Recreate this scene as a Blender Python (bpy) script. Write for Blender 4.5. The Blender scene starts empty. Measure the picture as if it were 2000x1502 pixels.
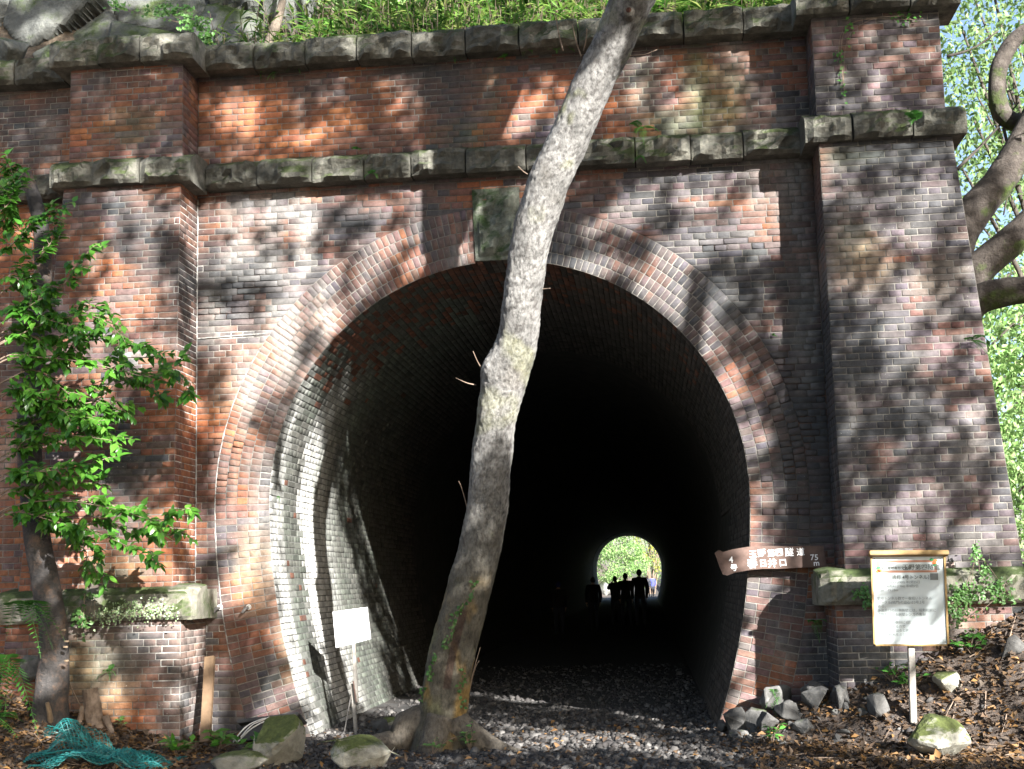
import bpy, bmesh, math, random
import numpy as np
from mathutils import Vector, Matrix, noise as mnoise

random.seed(7)
RNG = np.random.default_rng(7)
scn = bpy.context.scene
COL = scn.collection

# ------------------------------------------------------------------ camera
PW, PH, FPX, CX, CY = 2000., 1502., 2420., 1000., 840.
CAM = np.array([1.29, -11.36, 1.36])
YAW, PITCH, ROLL = math.radians(6.0573), math.radians(7.0080), 0.0247
FW = np.array([-math.sin(YAW)*math.cos(PITCH), math.cos(YAW)*math.cos(PITCH), math.sin(PITCH)])
_r = np.array([math.cos(YAW), math.sin(YAW), 0.]); _u = np.cross(_r, FW)
RT = _r*math.cos(ROLL)-_u*math.sin(ROLL); UP = _u*math.cos(ROLL)+_r*math.sin(ROLL)

def at(px, py, Y=0.):
    """photo pixel -> world point on the plane y = Y"""
    d = FW+RT*(px-CX)/FPX+UP*(CY-py)/FPX
    return CAM+d*((Y-CAM[1])/d[1])

def pix(p):
    d = np.asarray(p, float)-CAM
    z = d@FW
    return CX+FPX*(d@RT)/z, CY-FPX*(d@UP)/z

cam = bpy.data.cameras.new('camera')
cam.sensor_width = 36.; cam.lens = FPX/PW*36.; cam.shift_y = (CY-PH/2)/PW
cam.clip_start = .05; cam.clip_end = 2000.
co = bpy.data.objects.new('camera', cam); COL.objects.link(co)
M = Matrix.Identity(4)
for i in range(3):
    M[i][0] = RT[i]; M[i][1] = UP[i]; M[i][2] = -FW[i]; M[i][3] = CAM[i]
co.matrix_world = M
scn.camera = co

# ------------------------------------------------------------------ light
SUN_AZ, SUN_EL = math.radians(36), math.radians(24)
SD = np.array([-math.sin(SUN_AZ)*math.cos(SUN_EL), math.cos(SUN_AZ)*math.cos(SUN_EL), -math.sin(SUN_EL)])
world = bpy.data.worlds.new('World'); scn.world = world; world.use_nodes = True
nt = world.node_tree
sky = nt.nodes.new('ShaderNodeTexSky'); sky.sky_type = 'NISHITA'; sky.sun_disc = False
sky.sun_elevation = SUN_EL; sky.sun_rotation = math.pi-SUN_AZ
sky.air_density = 1.0; sky.dust_density = 2.0; sky.ozone_density = 1.0
bg = nt.nodes['Background']; bg.inputs['Strength'].default_value = 0.055
nt.links.new(sky.outputs[0], bg.inputs[0])
sl = bpy.data.lights.new('sun', 'SUN'); sl.energy = 5.0; sl.angle = math.radians(.53); sl.color = (1., .965, .92)
so = bpy.data.objects.new('sun', sl); COL.objects.link(so)
so.rotation_euler = Vector(SD).to_track_quat('-Z', 'Y').to_euler()
so.location = (12, -20, 15)
scn.view_settings.view_transform = 'Standard'; scn.view_settings.look = 'None'
scn.view_settings.exposure = 2.65; scn.view_settings.gamma = 1.
scn.render.engine = 'CYCLES'
scn.cycles.max_bounces = 6; scn.cycles.diffuse_bounces = 3; scn.cycles.glossy_bounces = 2
scn.cycles.transmission_bounces = 3; scn.cycles.transparent_max_bounces = 4
scn.cycles.use_denoising = True

# ------------------------------------------------------------------ helpers
def tag(o, label=None, cat=None, group=None, kind=None):
    if label: o['label'] = label
    if cat: o['category'] = cat
    if group: o['group'] = group
    if kind: o['kind'] = kind
    return o

def empty(name, loc=(0, 0, 0)):
    o = bpy.data.objects.new(name, None); COL.objects.link(o); o.location = loc
    o.empty_display_size = .2
    return o

def link(name, me, parent=None):
    o = bpy.data.objects.new(name, me); COL.objects.link(o)
    if parent is not None:
        o.parent = parent
        # parts are written in world coordinates
        o.location = tuple(-c for c in parent_origin(parent))
    return o

def parent_origin(p):
    v = Vector((0, 0, 0))
    while p is not None:
        v += p.location; p = p.parent
    return v

def mesh(name, verts, faces, mat=None, parent=None, smooth=False, cols=None):
    """verts Nx3; faces: list, or int array FxK"""
    me = bpy.data.meshes.new(name)
    verts = np.asarray(verts, np.float32)
    if isinstance(faces, np.ndarray) and faces.ndim == 2:
        F, K = faces.shape
        me.vertices.add(len(verts)); me.vertices.foreach_set('co', verts.ravel())
        me.loops.add(F*K); me.loops.foreach_set('vertex_index', faces.astype(np.int32).ravel())
        me.polygons.add(F)
        me.polygons.foreach_set('loop_start', np.arange(0, F*K, K, dtype=np.int32))
        me.update(calc_edges=True); me.validate()
    else:
        me.from_pydata([tuple(map(float, v)) for v in verts], [], faces); me.update()
    if cols is not None:
        a = me.color_attributes.new('tint', 'FLOAT_COLOR', 'POINT')
        c = np.ones((len(verts), 4), np.float32); c[:, :3] = cols
        a.data.foreach_set('color', c.ravel())
    if mat is not None: me.materials.append(mat)
    if smooth: me.polygons.foreach_set('use_smooth', np.ones(len(me.polygons), bool))
    return link(name, me, parent)

class Acc:
    def __init__(s): s.v = []; s.f = []; s.c = []; s.n = 0
    def add(s, v, f, c=None):
        v = np.asarray(v, float); s.v.append(v)
        s.f += [tuple(int(i)+s.n for i in q) for q in f]
        if c is not None: s.c.append(np.broadcast_to(np.asarray(c, float), (len(v), 3)))
        s.n += len(v)
    def build(s, name, mat, parent=None, smooth=False):
        return mesh(name, np.vstack(s.v), s.f, mat, parent, smooth, np.vstack(s.c) if s.c else None)

def box(x0, x1, y0, y1, z0, z1):
    v = [(x, y, z) for z in (z0, z1) for y in (y0, y1) for x in (x0, x1)]
    f = [(0, 2, 3, 1), (4, 5, 7, 6), (0, 1, 5, 4), (2, 6, 7, 3), (0, 4, 6, 2), (1, 3, 7, 5)]
    return np.array(v, float), f

def nz(x, y, z, s=1., seed=0.):
    return mnoise.noise(Vector((x*s+seed*17.3, y*s-seed*9.1, z*s+seed*5.7)))

def fbm(x, y, z, s=1., seed=0., o=3):
    a = 0.; g = 1.; t = 0.
    for k in range(o):
        a += g*nz(x, y, z, s, seed+k*3.1); t += g; g *= .5; s *= 2.1
    return a/t

def sstep(a, b, x):
    t = np.clip((x-a)/(b-a), 0, 1); return t*t*(3-2*t)

def tube(path, rad, n=12, bump=0., seed=0., cap=True, bs=3.):
    """smooth tube through path; rad scalar or list"""
    P = np.asarray(path, float); k = len(P)
    rad = np.broadcast_to(np.asarray(rad, float), (k,))
    V = []; T = np.gradient(P, axis=0); T /= np.linalg.norm(T, axis=1)[:, None]+1e-9
    ref = np.array([0., 1., 0.]) if abs(T[0][1]) < .9 else np.array([1., 0., 0.])
    A = np.cross(T[0], ref); A /= np.linalg.norm(A)
    for i in range(k):
        A = A-T[i]*(A@T[i]); A /= np.linalg.norm(A)+1e-9
        B = np.cross(T[i], A)
        for j in range(n):
            a = 2*math.pi*j/n; d = A*math.cos(a)+B*math.sin(a); r = rad[i]
            if bump:
                q = P[i]+d*r; r *= 1+bump*fbm(q[0], q[1], q[2], bs, seed)
            V.append(P[i]+d*r)
    F = [(i*n+j, i*n+(j+1) % n, (i+1)*n+(j+1) % n, (i+1)*n+j) for i in range(k-1) for j in range(n)]
    if cap: F += [tuple(range(n))[::-1], tuple(range((k-1)*n, k*n))]
    return np.array(V), F

def spline(pts, n):
    P = np.asarray(pts, float); k = len(P)
    if k < 3: return np.array([P[0]+(P[-1]-P[0])*t for t in np.linspace(0, 1, n)])
    out = []
    for t in np.linspace(0, k-1, n):
        i = min(int(t), k-2); u = t-i
        p0, p1, p2, p3 = P[max(i-1, 0)], P[i], P[i+1], P[min(i+2, k-1)]
        out.append(.5*((2*p1)+(-p0+p2)*u+(2*p0-5*p1+4*p2-p3)*u*u+(-p0+3*p1-3*p2+p3)*u**3))
    return np.array(out)

def leaves(pos, d, nrm, L, Wd, fold=.25):
    """cloud of folded leaves: 5 verts, 4 tris each (numpy)"""
    pos = np.asarray(pos, float); N = len(pos)
    d = d/(np.linalg.norm(d, axis=1)[:, None]+1e-9)
    s = np.cross(nrm, d); s /= np.linalg.norm(s, axis=1)[:, None]+1e-9
    n = np.cross(d, s)
    L = np.broadcast_to(L, (N,))[:, None]; Wd = np.broadcast_to(Wd, (N,))[:, None]
    mid = pos+d*L*.48
    V = np.stack([pos, mid+s*Wd*.5+n*Wd*fold, mid, mid-s*Wd*.5+n*Wd*fold, pos+d*L-n*L*.12], 1).reshape(-1, 3)
    b = np.arange(N)[:, None, None]*5
    F = (b+np.array([[0, 2, 1], [0, 3, 2], [1, 2, 4], [2, 3, 4]])[None]).reshape(-1, 3)
    return V, F

def rvec(n, rng=RNG):
    v = rng.normal(size=(n, 3)); return v/np.linalg.norm(v, axis=1)[:, None]

# ------------------------------------------------------------------ materials
def newmat(name):
    m = bpy.data.materials.new(name); m.use_nodes = True
    t = m.node_tree; b = t.nodes['Principled BSDF']; b.inputs['Specular IOR Level'].default_value = .3
    return m, t, b

def N(t, k, **kw):
    n = t.nodes.new(k)
    for a, v in kw.items():
        if a in n.inputs: n.inputs[a].default_value = v
        else: setattr(n, a, v)
    return n

def ramp(t, src, stops):
    r = t.nodes.new('ShaderNodeValToRGB'); e = r.color_ramp.elements
    while len(e) < len(stops): e.new(.5)
    for i, (p, c) in enumerate(stops):
        e[i].position = p; e[i].color = (*c, 1) if len(c) == 3 else c
    t.links.new(src, r.inputs[0]); return r

def mixc(t, fac, a, b, mode='MIX'):
    m = t.nodes.new('ShaderNodeMix'); m.data_type = 'RGBA'; m.blend_type = mode
    for s, v in ((0, fac), (6, a), (7, b)):
        if hasattr(v, 'is_linked') or hasattr(v, 'links'): t.links.new(v, m.inputs[s])
        else: m.inputs[s].default_value = v if s == 0 else (*v, 1)
    return m.outputs[2]

def coords(t):
    return t.nodes.new('ShaderNodeNewGeometry').outputs['Position']

def noi(t, scale, detail=4., rough=.6, vec=None, dist=0.):
    n = N(t, 'ShaderNodeTexNoise', Scale=scale, Detail=detail, Roughness=rough, Distortion=dist)
    if vec is not None: t.links.new(vec, n.inputs['Vector'])
    return n.outputs['Fac']

def bump(t, b, src, strength, dist=.02):
    n = N(t, 'ShaderNodeBump', Strength=strength, Distance=dist)
    t.links.new(src, n.inputs['Height']); t.links.new(n.outputs[0], b.inputs['Normal']); return n

def mat_simple(name, stops, scale=6., rough=.8, bs=40., bstr=.4, bdist=.01, detail=6., obj=False):
    m, t, b = newmat(name)
    if obj: v = t.nodes.new('ShaderNodeTexCoord').outputs['Object']
    else: v = coords(t)
    r = ramp(t, noi(t, scale, detail, .65, v), stops)
    t.links.new(r.outputs[0], b.inputs['Base Color']); b.inputs['Roughness'].default_value = rough
    if bstr: bump(t, b, noi(t, bs, 5, .65, v), bstr, bdist)
    return m

def mat_tint(name, lo=.6, hi=1.35, scale=22., rough=.85, bs=55., bstr=.5, bdist=.006, speck=.0, grime=.0, streak=0.):
    """colour from the piece's own tint, broken up by grain and weathering"""
    m, t, b = newmat(name)
    a = N(t, 'ShaderNodeAttribute', attribute_name='tint').outputs['Color']
    v = coords(t)
    g = ramp(t, noi(t, scale, 6, .7, v), [(.25, (lo,)*3), (.75, (hi,)*3)])
    c = mixc(t, 1., a, g.outputs[0], 'MULTIPLY')
    if grime:
        mp = N(t, 'ShaderNodeMapping'); mp.inputs['Scale'].default_value = (1, 1, .45); t.links.new(v, mp.inputs[0])
        gr = ramp(t, noi(t, 1.7, 6, .68, mp.outputs[0], .4), [(.50, (0,)*3), (.68, (1,)*3)])
        f = N(t, 'ShaderNodeMath', operation='MULTIPLY'); t.links.new(gr.outputs[0], f.inputs[0]); f.inputs[1].default_value = grime
        c = mixc(t, f.outputs[0], c, (.035, .036, .036))
    if streak:
        mp = N(t, 'ShaderNodeMapping'); mp.inputs['Scale'].default_value = (1, 1, .1); t.links.new(v, mp.inputs[0])
        gr = ramp(t, noi(t, 6.5, 5, .6, mp.outputs[0]), [(.60, (0,)*3), (.74, (1,)*3)])
        f = N(t, 'ShaderNodeMath', operation='MULTIPLY'); t.links.new(gr.outputs[0], f.inputs[0]); f.inputs[1].default_value = streak
        c = mixc(t, f.outputs[0], c, (.30, .29, .26))
    if speck:
        gr = ramp(t, noi(t, 70., 2, .5, v), [(.70, (0,)*3), (.76, (1,)*3)])
        ms = ramp(t, noi(t, 1.3, 3, .5, v), [(.5, (0,)*3), (.62, (1,)*3)])
        f = N(t, 'ShaderNodeMath', operation='MULTIPLY'); t.links.new(gr.outputs[0], f.inputs[0]); t.links.new(ms.outputs[0], f.inputs[1])
        f2 = N(t, 'ShaderNodeMath', operation='MULTIPLY'); t.links.new(f.outputs[0], f2.inputs[0]); f2.inputs[1].default_value = speck
        c = mixc(t, f2.outputs[0], c, (.5, .5, .46))
    t.links.new(c, b.inputs['Base Color']); b.inputs['Roughness'].default_value = rough
    bump(t, b, noi(t, bs, 6, .7, v), bstr, bdist)
    return m

def mat_leaf(name, cols, trans=.35, rough=.45, spec=.3):
    m, t, b = newmat(name)
    g = t.nodes.new('ShaderNodeNewGeometry')
    k = len(cols)
    r = ramp(t, g.outputs['Random Per Island'], [(i/(k-1), c) for i, c in enumerate(cols)])
    oi = t.nodes.new('ShaderNodeObjectInfo')
    hs = N(t, 'ShaderNodeHueSaturation'); t.links.new(r.outputs[0], hs.inputs['Color'])
    mr = N(t, 'ShaderNodeMapRange'); mr.inputs[3].default_value = .6; mr.inputs[4].default_value = 1.45
    t.links.new(oi.outputs['Random'], mr.inputs[0]); t.links.new(mr.outputs[0], hs.inputs['Value'])
    t.links.new(hs.outputs[0], b.inputs['Base Color']); b.inputs['Roughness'].default_value = rough
    b.inputs['Specular IOR Level'].default_value = spec
    tr = t.nodes.new('ShaderNodeBsdfTranslucent'); t.links.new(hs.outputs[0], tr.inputs[0])
    mx = t.nodes.new('ShaderNodeMixShader'); mx.inputs[0].default_value = trans
    t.links.new(b.outputs[0], mx.inputs[1]); t.links.new(tr.outputs[0], mx.inputs[2])
    t.links.new(mx.outputs[0], t.nodes['Material Output'].inputs[0])
    return m

def mat_moss(name, stops, moss, mscale=2.2, amount=.5, up=.35, scale=7., bs=28., bstr=.7, bdist=.02, rough=.9):
    """stone or bark with moss where noise and upward faces allow"""
    m, t, b = newmat(name); v = coords(t)
    c = ramp(t, noi(t, scale, 8, .7, v), stops).outputs[0]
    hs = N(t, 'ShaderNodeHueSaturation'); mr = N(t, 'ShaderNodeMapRange'); mr.inputs[3].default_value = .7; mr.inputs[4].default_value = 1.3
    t.links.new(t.nodes.new('ShaderNodeObjectInfo').outputs['Random'], mr.inputs[0]); t.links.new(mr.outputs[0], hs.inputs['Value']); t.links.new(c, hs.inputs['Color']); c = hs.outputs[0]
    sp = t.nodes.new('ShaderNodeSeparateXYZ'); t.links.new(t.nodes.new('ShaderNodeNewGeometry').outputs['Normal'], sp.inputs[0])
    ma = N(t, 'ShaderNodeMath', operation='MULTIPLY_ADD'); t.links.new(sp.outputs[2], ma.inputs[0]); ma.inputs[1].default_value = up*.5
    t.links.new(noi(t, mscale, 6, .65, v), ma.inputs[2])
    f = ramp(t, ma.outputs[0], [(max(0, .78-amount*.5), (0,)*3), (min(1, .9-amount*.5), (1,)*3)]).outputs[0]
    mc = ramp(t, noi(t, 30., 4, .6, v), [(.3, tuple(x*.5 for x in moss)), (.7, moss)]).outputs[0]
    t.links.new(mixc(t, f, c, mc), b.inputs['Base Color']); b.inputs['Roughness'].default_value = rough
    bump(t, b, noi(t, bs, 8, .7, v), bstr, bdist)
    return m

BRICK = mat_tint('brick_mat', .5, 1.45, 16., .82, 60., .7, .008, speck=.6, grime=.5, streak=.2)
ARCHB = mat_tint('arch_brick_mat', .5, 1.45, 16., .8, 60., .6, .006, speck=.45, grime=.4, streak=.15)
LINB = mat_tint('lining_brick_mat', .55, 1.35, 14., .8, 60., .6, .008, grime=.5)
MORTAR = mat_tint('mortar_mat', .6, 1.25, 30., .95, 70., .6, .006, grime=.5)
GRANITE = mat_moss('granite_mat', [(.25, (.03, .031, .027)), (.5, (.105, .103, .085)), (.75, (.22, .21, .175))], (.045, .06, .02), 2.6, .5, .3, 7., 30., 1., .03)
KEYG = mat_moss('keystone_mat', [(.25, (.03, .036, .03)), (.5, (.085, .092, .075)), (.75, (.17, .175, .145))], (.035, .06, .02), 3., .6, .2, 9., 34., .8, .02)
PLINTHG = mat_moss('plinth_granite_mat', [(.25, (.05, .05, .038)), (.5, (.125, .12, .095)), (.8, (.25, .24, .20))], (.045, .065, .02), 3.2, .5, .4, 8., 34., .7, .015)
ROCK = mat_moss('rock_mat', [(.25, (.035, .038, .035)), (.5, (.12, .125, .115)), (.75, (.24, .245, .225))], (.05, .075, .02), 1.6, .5, .3, 3.2, 14., 1., .05)
BOULDER = mat_moss('boulder_mat', [(.3, (.10, .10, .085)), (.55, (.23, .225, .19)), (.8, (.34, .33, .28))], (.085, .105, .03), 2.6, .5, .5, 7., 26., .7, .02)
ANGROCK = mat_moss('angular_rock_mat', [(.3, (.026, .026, .025)), (.55, (.075, .074, .071)), (.8, (.16, .158, .15))], (.06, .08, .03), 3., .28, .3, 7., 26., .7, .015)
LEAF_SHRUB = mat_leaf('shrub_leaf_mat', [(.035, .12, .015), (.06, .19, .022), (.11, .27, .035)], .45, .3, .5)
LEAF_TREE = mat_leaf('tree_leaf_mat', [(.045, .10, .02), (.07, .15, .03), (.12, .20, .05)], .45, .5)
LEAF_FAR = mat_leaf('far_leaf_mat', [(.12, .22, .06), (.19, .31, .12), (.28, .38, .16)], .5, .45)
LEAF_YEL = mat_leaf('yellow_leaf_mat', [(.18, .20, .03), (.24, .24, .04), (.14, .20, .04)], .45, .5)
LEAF_SHADE = mat_leaf('canopy_leaf_mat', [(.02, .05, .012), (.04, .09, .02)], .1, .5)
GRASS = mat_leaf('bamboo_grass_mat', [(.03, .09, .015), (.08, .19, .03), (.13, .27, .045), (.22, .34, .07), (.32, .34, .12)], .5, .5)
FERN = mat_leaf('fern_mat', [(.05, .17, .03), (.08, .24, .04)], .4, .5)
IVY = mat_leaf('creeper_mat', [(.05, .14, .03), (.09, .20, .05), (.13, .24, .08)], .3, .4)
LITTER = mat_leaf('litter_mat', [(.035, .024, .016), (.06, .04, .026), (.095, .06, .036), (.07, .055, .042), (.15, .085, .04), (.22, .12, .04), (.11, .085, .062)], .1, .7)
LITTER_HILL = mat_leaf('hill_litter_mat', [(.12, .07, .04), (.20, .12, .07), (.30, .2, .13)], .1, .7)
TWIG = mat_simple('twig_mat', [(.3, (.10, .07, .05)), (.7, (.22, .17, .13))], 20., .85, 60, .3)
BARK = None
WOOD = mat_simple('weathered_wood_mat', [(.3, (.085, .055, .032)), (.7, (.16, .105, .062))], 9., .75, 50., .4, .004)
POSTW = mat_simple('grey_post_mat', [(.3, (.13, .12, .105)), (.7, (.28, .265, .24))], 12., .8, 60., .4, .003)
SIGNBROWN = mat_simple('brown_board_mat', [(.3, (.045, .028, .022)), (.55, (.08, .049, .039)), (.75, (.13, .082, .066))], 6., .6, 60., .3, .004)
WHITE = mat_simple('white_board_mat', [(.3, (.74, .75, .76)), (.7, (.82, .82, .82))], 3., .45, 50, .05)
PAPER = mat_simple('info_sheet_mat', [(.3, (.42, .48, .49)), (.7, (.50, .55, .56))], 4., .35, 50, .03)
WPAINT = mat_simple('white_paint_mat', [(.3, (.75,)*3), (.7, (.85,)*3)], 20., .6, 60, .1)
INK = mat_simple('ink_mat', [(.3, (.06, .07, .06)), (.7, (.10, .11, .10))], 20., .6, 60, 0)
FADED = mat_simple('faded_ink_mat', [(.3, (.10, .115, .11)), (.7, (.17, .185, .18))], 20., .6, 60, 0)
YWOOD = mat_simple('yellow_frame_mat', [(.3, (.18, .11, .04)), (.7, (.30, .20, .075))], 10., .6, 60, .3, .003)
BANNER = mat_simple('banner_brown_mat', [(.3, (.30, .14, .09)), (.7, (.38, .19, .13))], 10., .5, 60, 0)
NETM = mat_simple('teal_net_mat', [(.3, (.008, .085, .085)), (.7, (.016, .16, .155))], 12., .45, 60, .1)
BLACKM = mat_simple('black_box_mat', [(.3, (.02, .02, .021)), (.7, (.05, .05, .052))], 10., .6, 60, .3)
CABLE = mat_simple('cable_mat', [(.3, (.45, .44, .42)), (.7, (.6, .59, .56))], 10., .5, 60, 0)
METAL = mat_simple('metal_mat', [(.3, (.08, .08, .08)), (.7, (.14, .13, .12))], 10., .5, 60, .1)

# ------------------------------------------------------------------ terrain
def bank(x, y):
    r = .44*(x-2.05)-.78*np.maximum(0, -(y+.65)); r = np.where(x > 1.9, r, 0)
    r = .5*(r+np.sqrt(r*r+.01))-.03*np.exp(-np.abs(r)*9)
    r = np.minimum(r, 1.25+.1*(x-5))
    l = .27*(-2.75-x)-.15*np.maximum(0, -(y+1.2)); l = np.where(x < -2.2, l, 0)
    l = .5*(l+np.sqrt(l*l+.006))-.03*np.exp(-np.abs(l)*9)
    l = np.minimum(l, .9)
    return np.maximum(0, r*sstep(1.9, 2.3, x))+np.maximum(0, l*sstep(-2.3, -2.8, x))

def ground_z(x, y):
    x = np.asarray(x, float); y = np.asarray(y, float)
    z = bank(x, y)
    inside = (np.abs(x) < 2.6) & (y > -.1)
    z = np.where(inside, 0., z)
    z = z-sstep(8, 40, x)*7.+sstep(-10, -60, x)*6.      # river side falls, hill side rises
    z = z+np.where((y > 80) & (x < -2.5), np.minimum((-2.5-x)*.5, 6.), 0)*sstep(80, 95, y)
    return z

def gz(x, y): return float(ground_z(x, y))

def grid_sheet(name, xs, ys, fz, mat, smooth=True):
    X, Y = np.meshgrid(xs, ys); Z = fz(X, Y)
    V = np.stack([X, Y, Z], -1).reshape(-1, 3); nx, ny = len(xs), len(ys)
    i = np.arange(nx-1)[None]+np.arange(ny-1)[:, None]*nx
    F = np.stack([i, i+1, i+1+nx, i+nx], -1).reshape(-1, 4)
    return mesh(name, V, F, mat, None, smooth)

def soil_mat():
    m, t, b = newmat('ground_mat'); v = coords(t)
    c = ramp(t, noi(t, 16., 8, .75, v), [(.3, (.022, .017, .014)), (.5, (.07, .055, .045)), (.72, (.16, .13, .11))]).outputs[0]
    g = ramp(t, noi(t, 30., 6, .7, v), [(.3, (.018, .018, .019)), (.5, (.05, .049, .048)), (.75, (.10, .098, .095))]).outputs[0]
    sp = t.nodes.new('ShaderNodeSeparateXYZ'); t.links.new(v, sp.inputs[0])
    ab = N(t, 'ShaderNodeMath', operation='ABSOLUTE'); t.links.new(sp.outputs[0], ab.inputs[0])
    ad = N(t, 'ShaderNodeMath', operation='MULTIPLY_ADD'); t.links.new(noi(t, 2., 4, .6, v), ad.inputs[0]); ad.inputs[1].default_value = 1.6; t.links.new(ab.outputs[0], ad.inputs[2])
    f = ramp(t, ad.outputs[0], [(.0, (0,)*3), (1., (1,)*3)])
    mr = N(t, 'ShaderNodeMapRange'); mr.inputs[1].default_value = 2.4; mr.inputs[2].default_value = 3.4; t.links.new(ad.outputs[0], mr.inputs[0])
    t.links.new(mixc(t, mr.outputs[0], g, c), b.inputs['Base Color']); b.inputs['Roughness'].default_value = .95
    bump(t, b, noi(t, 35., 8, .75, v), .9, .03)
    return m

def axis(*seg):
    out = []
    for a, b, s in seg: out += list(np.arange(a, b, s))
    return np.array(out+[seg[-1][1]])

def ground_surface(X, Y):
    Z = ground_z(X, Y)
    near = (np.abs(X) < 9) & (Y < 12) & (Y > -14)
    for i, j in np.argwhere(near):
        Z[i, j] += .035*fbm(X[i, j], Y[i, j], 0, 2.2, 3)*(.4 if abs(X[i, j]) < 2 else 1.)
    return Z

tag(grid_sheet('ground', axis((-400, -60, 40), (-60, -10, 5), (-10, -6, .5), (-6, 7, .13), (7, 12, .5), (12, 60, 5), (60, 400, 40)),
    axis((-400, -40, 40), (-40, -8, 3), (-8, -4, .5), (-4, 2, .13), (2, 12, .5), (12, 130, 4), (130, 600, 40)), ground_surface, soil_mat()),
    kind='structure')

def hill_z(x, y):
    x = np.asarray(x, float); y = np.asarray(y, float)
    up = 6.45+(y-.7)*.78; up = np.minimum(up, 9.6+.06*np.minimum(y, 30)-.035*np.maximum(0, y-30))
    up = up+sstep(-2.5, -7, x)*2.2*sstep(.7, 3, y)
    right = sstep(4.45, 3.3, x)             # behind the right pilaster the hill drops to the river side
    far = sstep(5.0, 9., x)*0
    z = .6+(up-.6)*np.maximum(right, far)
    end = sstep(14., 8., np.abs(x)); k = sstep(60, 75.2, y)
    return z*(1-k)+k*(np.minimum(z, 6.2)*end)

HILLM = mat_simple('hill_soil_mat', [(.3, (.03, .024, .016)), (.5, (.09, .07, .05)), (.72, (.20, .16, .12))], 9., .95, 30., .9, .04)
def hill_surface(X, Y):
    Z = hill_z(X, Y)
    for i, j in np.argwhere((Y < 8) & (Y > .75)): Z[i, j] += .22*fbm(X[i, j], Y[i, j], 0, 1.1, 8)
    return Z
tag(grid_sheet('hillside', axis((-60, -10, 5), (-10, 5, .25), (5, 9, .5)), axis((.68, 6, .25), (6, 20, 1), (20, 75.2, 3.9)), hill_surface, HILLM), kind='structure')

# ------------------------------------------------------------------ tunnel curve
RA, ZS, RL = 2.23, 2.15, 6.1
CXL = RL-RA
PHI = math.asin((ZS+.35)/RL)
S1 = RL*PHI; S2 = S1+math.pi*RA; S3 = S2+S1
RING = .53

def curve(s):
    """point (x,z) and outward normal of the intrados; s runs from left foot over the crown to right foot"""
    if s < S1:
        p = (S1-s)/RL; return CXL-RL*math.cos(p), ZS-RL*math.sin(p), -math.cos(p), -math.sin(p)
    if s <= S2:
        a = math.pi-(s-S1)/RA; return RA*math.cos(a), ZS+RA*math.sin(a), math.cos(a), math.sin(a)
    p = (s-S2)/RL; return -CXL+RL*math.cos(p), ZS-RL*math.sin(p), math.cos(p), -math.sin(p)

_ss = np.linspace(0, S3, 900)
_O = np.array([(lambda c: (c[0]+c[2]*RING, c[1]+c[3]*RING))(curve(s)) for s in _ss])
_half = _O[:450]
def ring_x(z):
    """half width of the outer ring edge at height z (0 above the ring)"""
    if z >= ZS+RA+RING-1e-4: return 0.
    if z >= ZS: return math.sqrt(max(0., (RA+RING)**2-(z-ZS)**2))
    return float(-np.interp(z, _half[:, 1], _half[:, 0]))

# ------------------------------------------------------------------ bricks
OR = np.array((.232, .084, .035)); RB = np.array((.150, .066, .042)); PU = np.array((.089, .072, .075)); DK = np.array((.046, .045, .049))
GREEN = np.array((.075, .095, .035)); EFF = np.array((.42, .41, .38)); SOOT_SHADOW = np.array((.036, .039, .042)); BUFF = np.array((.30, .21, .12))
def ells(lst): return [(at(a, b, Y)[0], at(a, b, Y)[2], c/212., d/212., s) for a, b, c, d, s, Y in lst]
SOOT_SHADOWS = ells([(640, 430, 120, 34, .8, 0), (450, 535, 90, 55, .75, 0), (520, 500, 60, 40, .5, 0), (1330, 455, 90, 40, .5, 0), (1425, 585, 55, 60, .85, 0), (1565, 880, 60, 190, .92, 0),  # tall right-hand patch is the pilaster's cast shadow, put into the wall colour
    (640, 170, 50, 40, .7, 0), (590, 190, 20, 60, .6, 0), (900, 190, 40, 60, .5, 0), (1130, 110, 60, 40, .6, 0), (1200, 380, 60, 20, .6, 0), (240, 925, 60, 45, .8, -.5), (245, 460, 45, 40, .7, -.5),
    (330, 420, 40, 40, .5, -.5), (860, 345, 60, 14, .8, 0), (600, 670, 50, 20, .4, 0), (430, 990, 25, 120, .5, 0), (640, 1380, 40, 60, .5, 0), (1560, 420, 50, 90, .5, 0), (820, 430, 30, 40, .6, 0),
    (1820, 830, 20, 22, .7, -.5), (1700, 410, 80, 30, .4, -.5), (460, 290, 30, 20, .5, 0), (700, 280, 60, 25, .5, 0), (1000, 130, 120, 20, .6, 0), (500, 150, 110, 14, .7, 0), (800, 140, 120, 16, .7, 0), (1400, 80, 150, 20, .6, 0), (700, 310, 300, 12, .5, 0), (1480, 700, 50, 60, .6, 0), (1560, 560, 40, 60, .6, 0), (1250, 350, 160, 16, .6, 0), (480, 395, 100, 16, .6, 0), (1380, 430, 70, 20, .7, 0), (430, 900, 30, 60, .6, 0), (200, 380, 80, 20, .5, -.5), (150, 200, 40, 50, .5, -.4), (1750, 300, 100, 20, .5, -.5), (1860, 560, 40, 50, .35, -.5), (1700, 740, 60, 40, .35, -.5)])  # thin wide patches darken the courses just under the coping and bands
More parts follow.
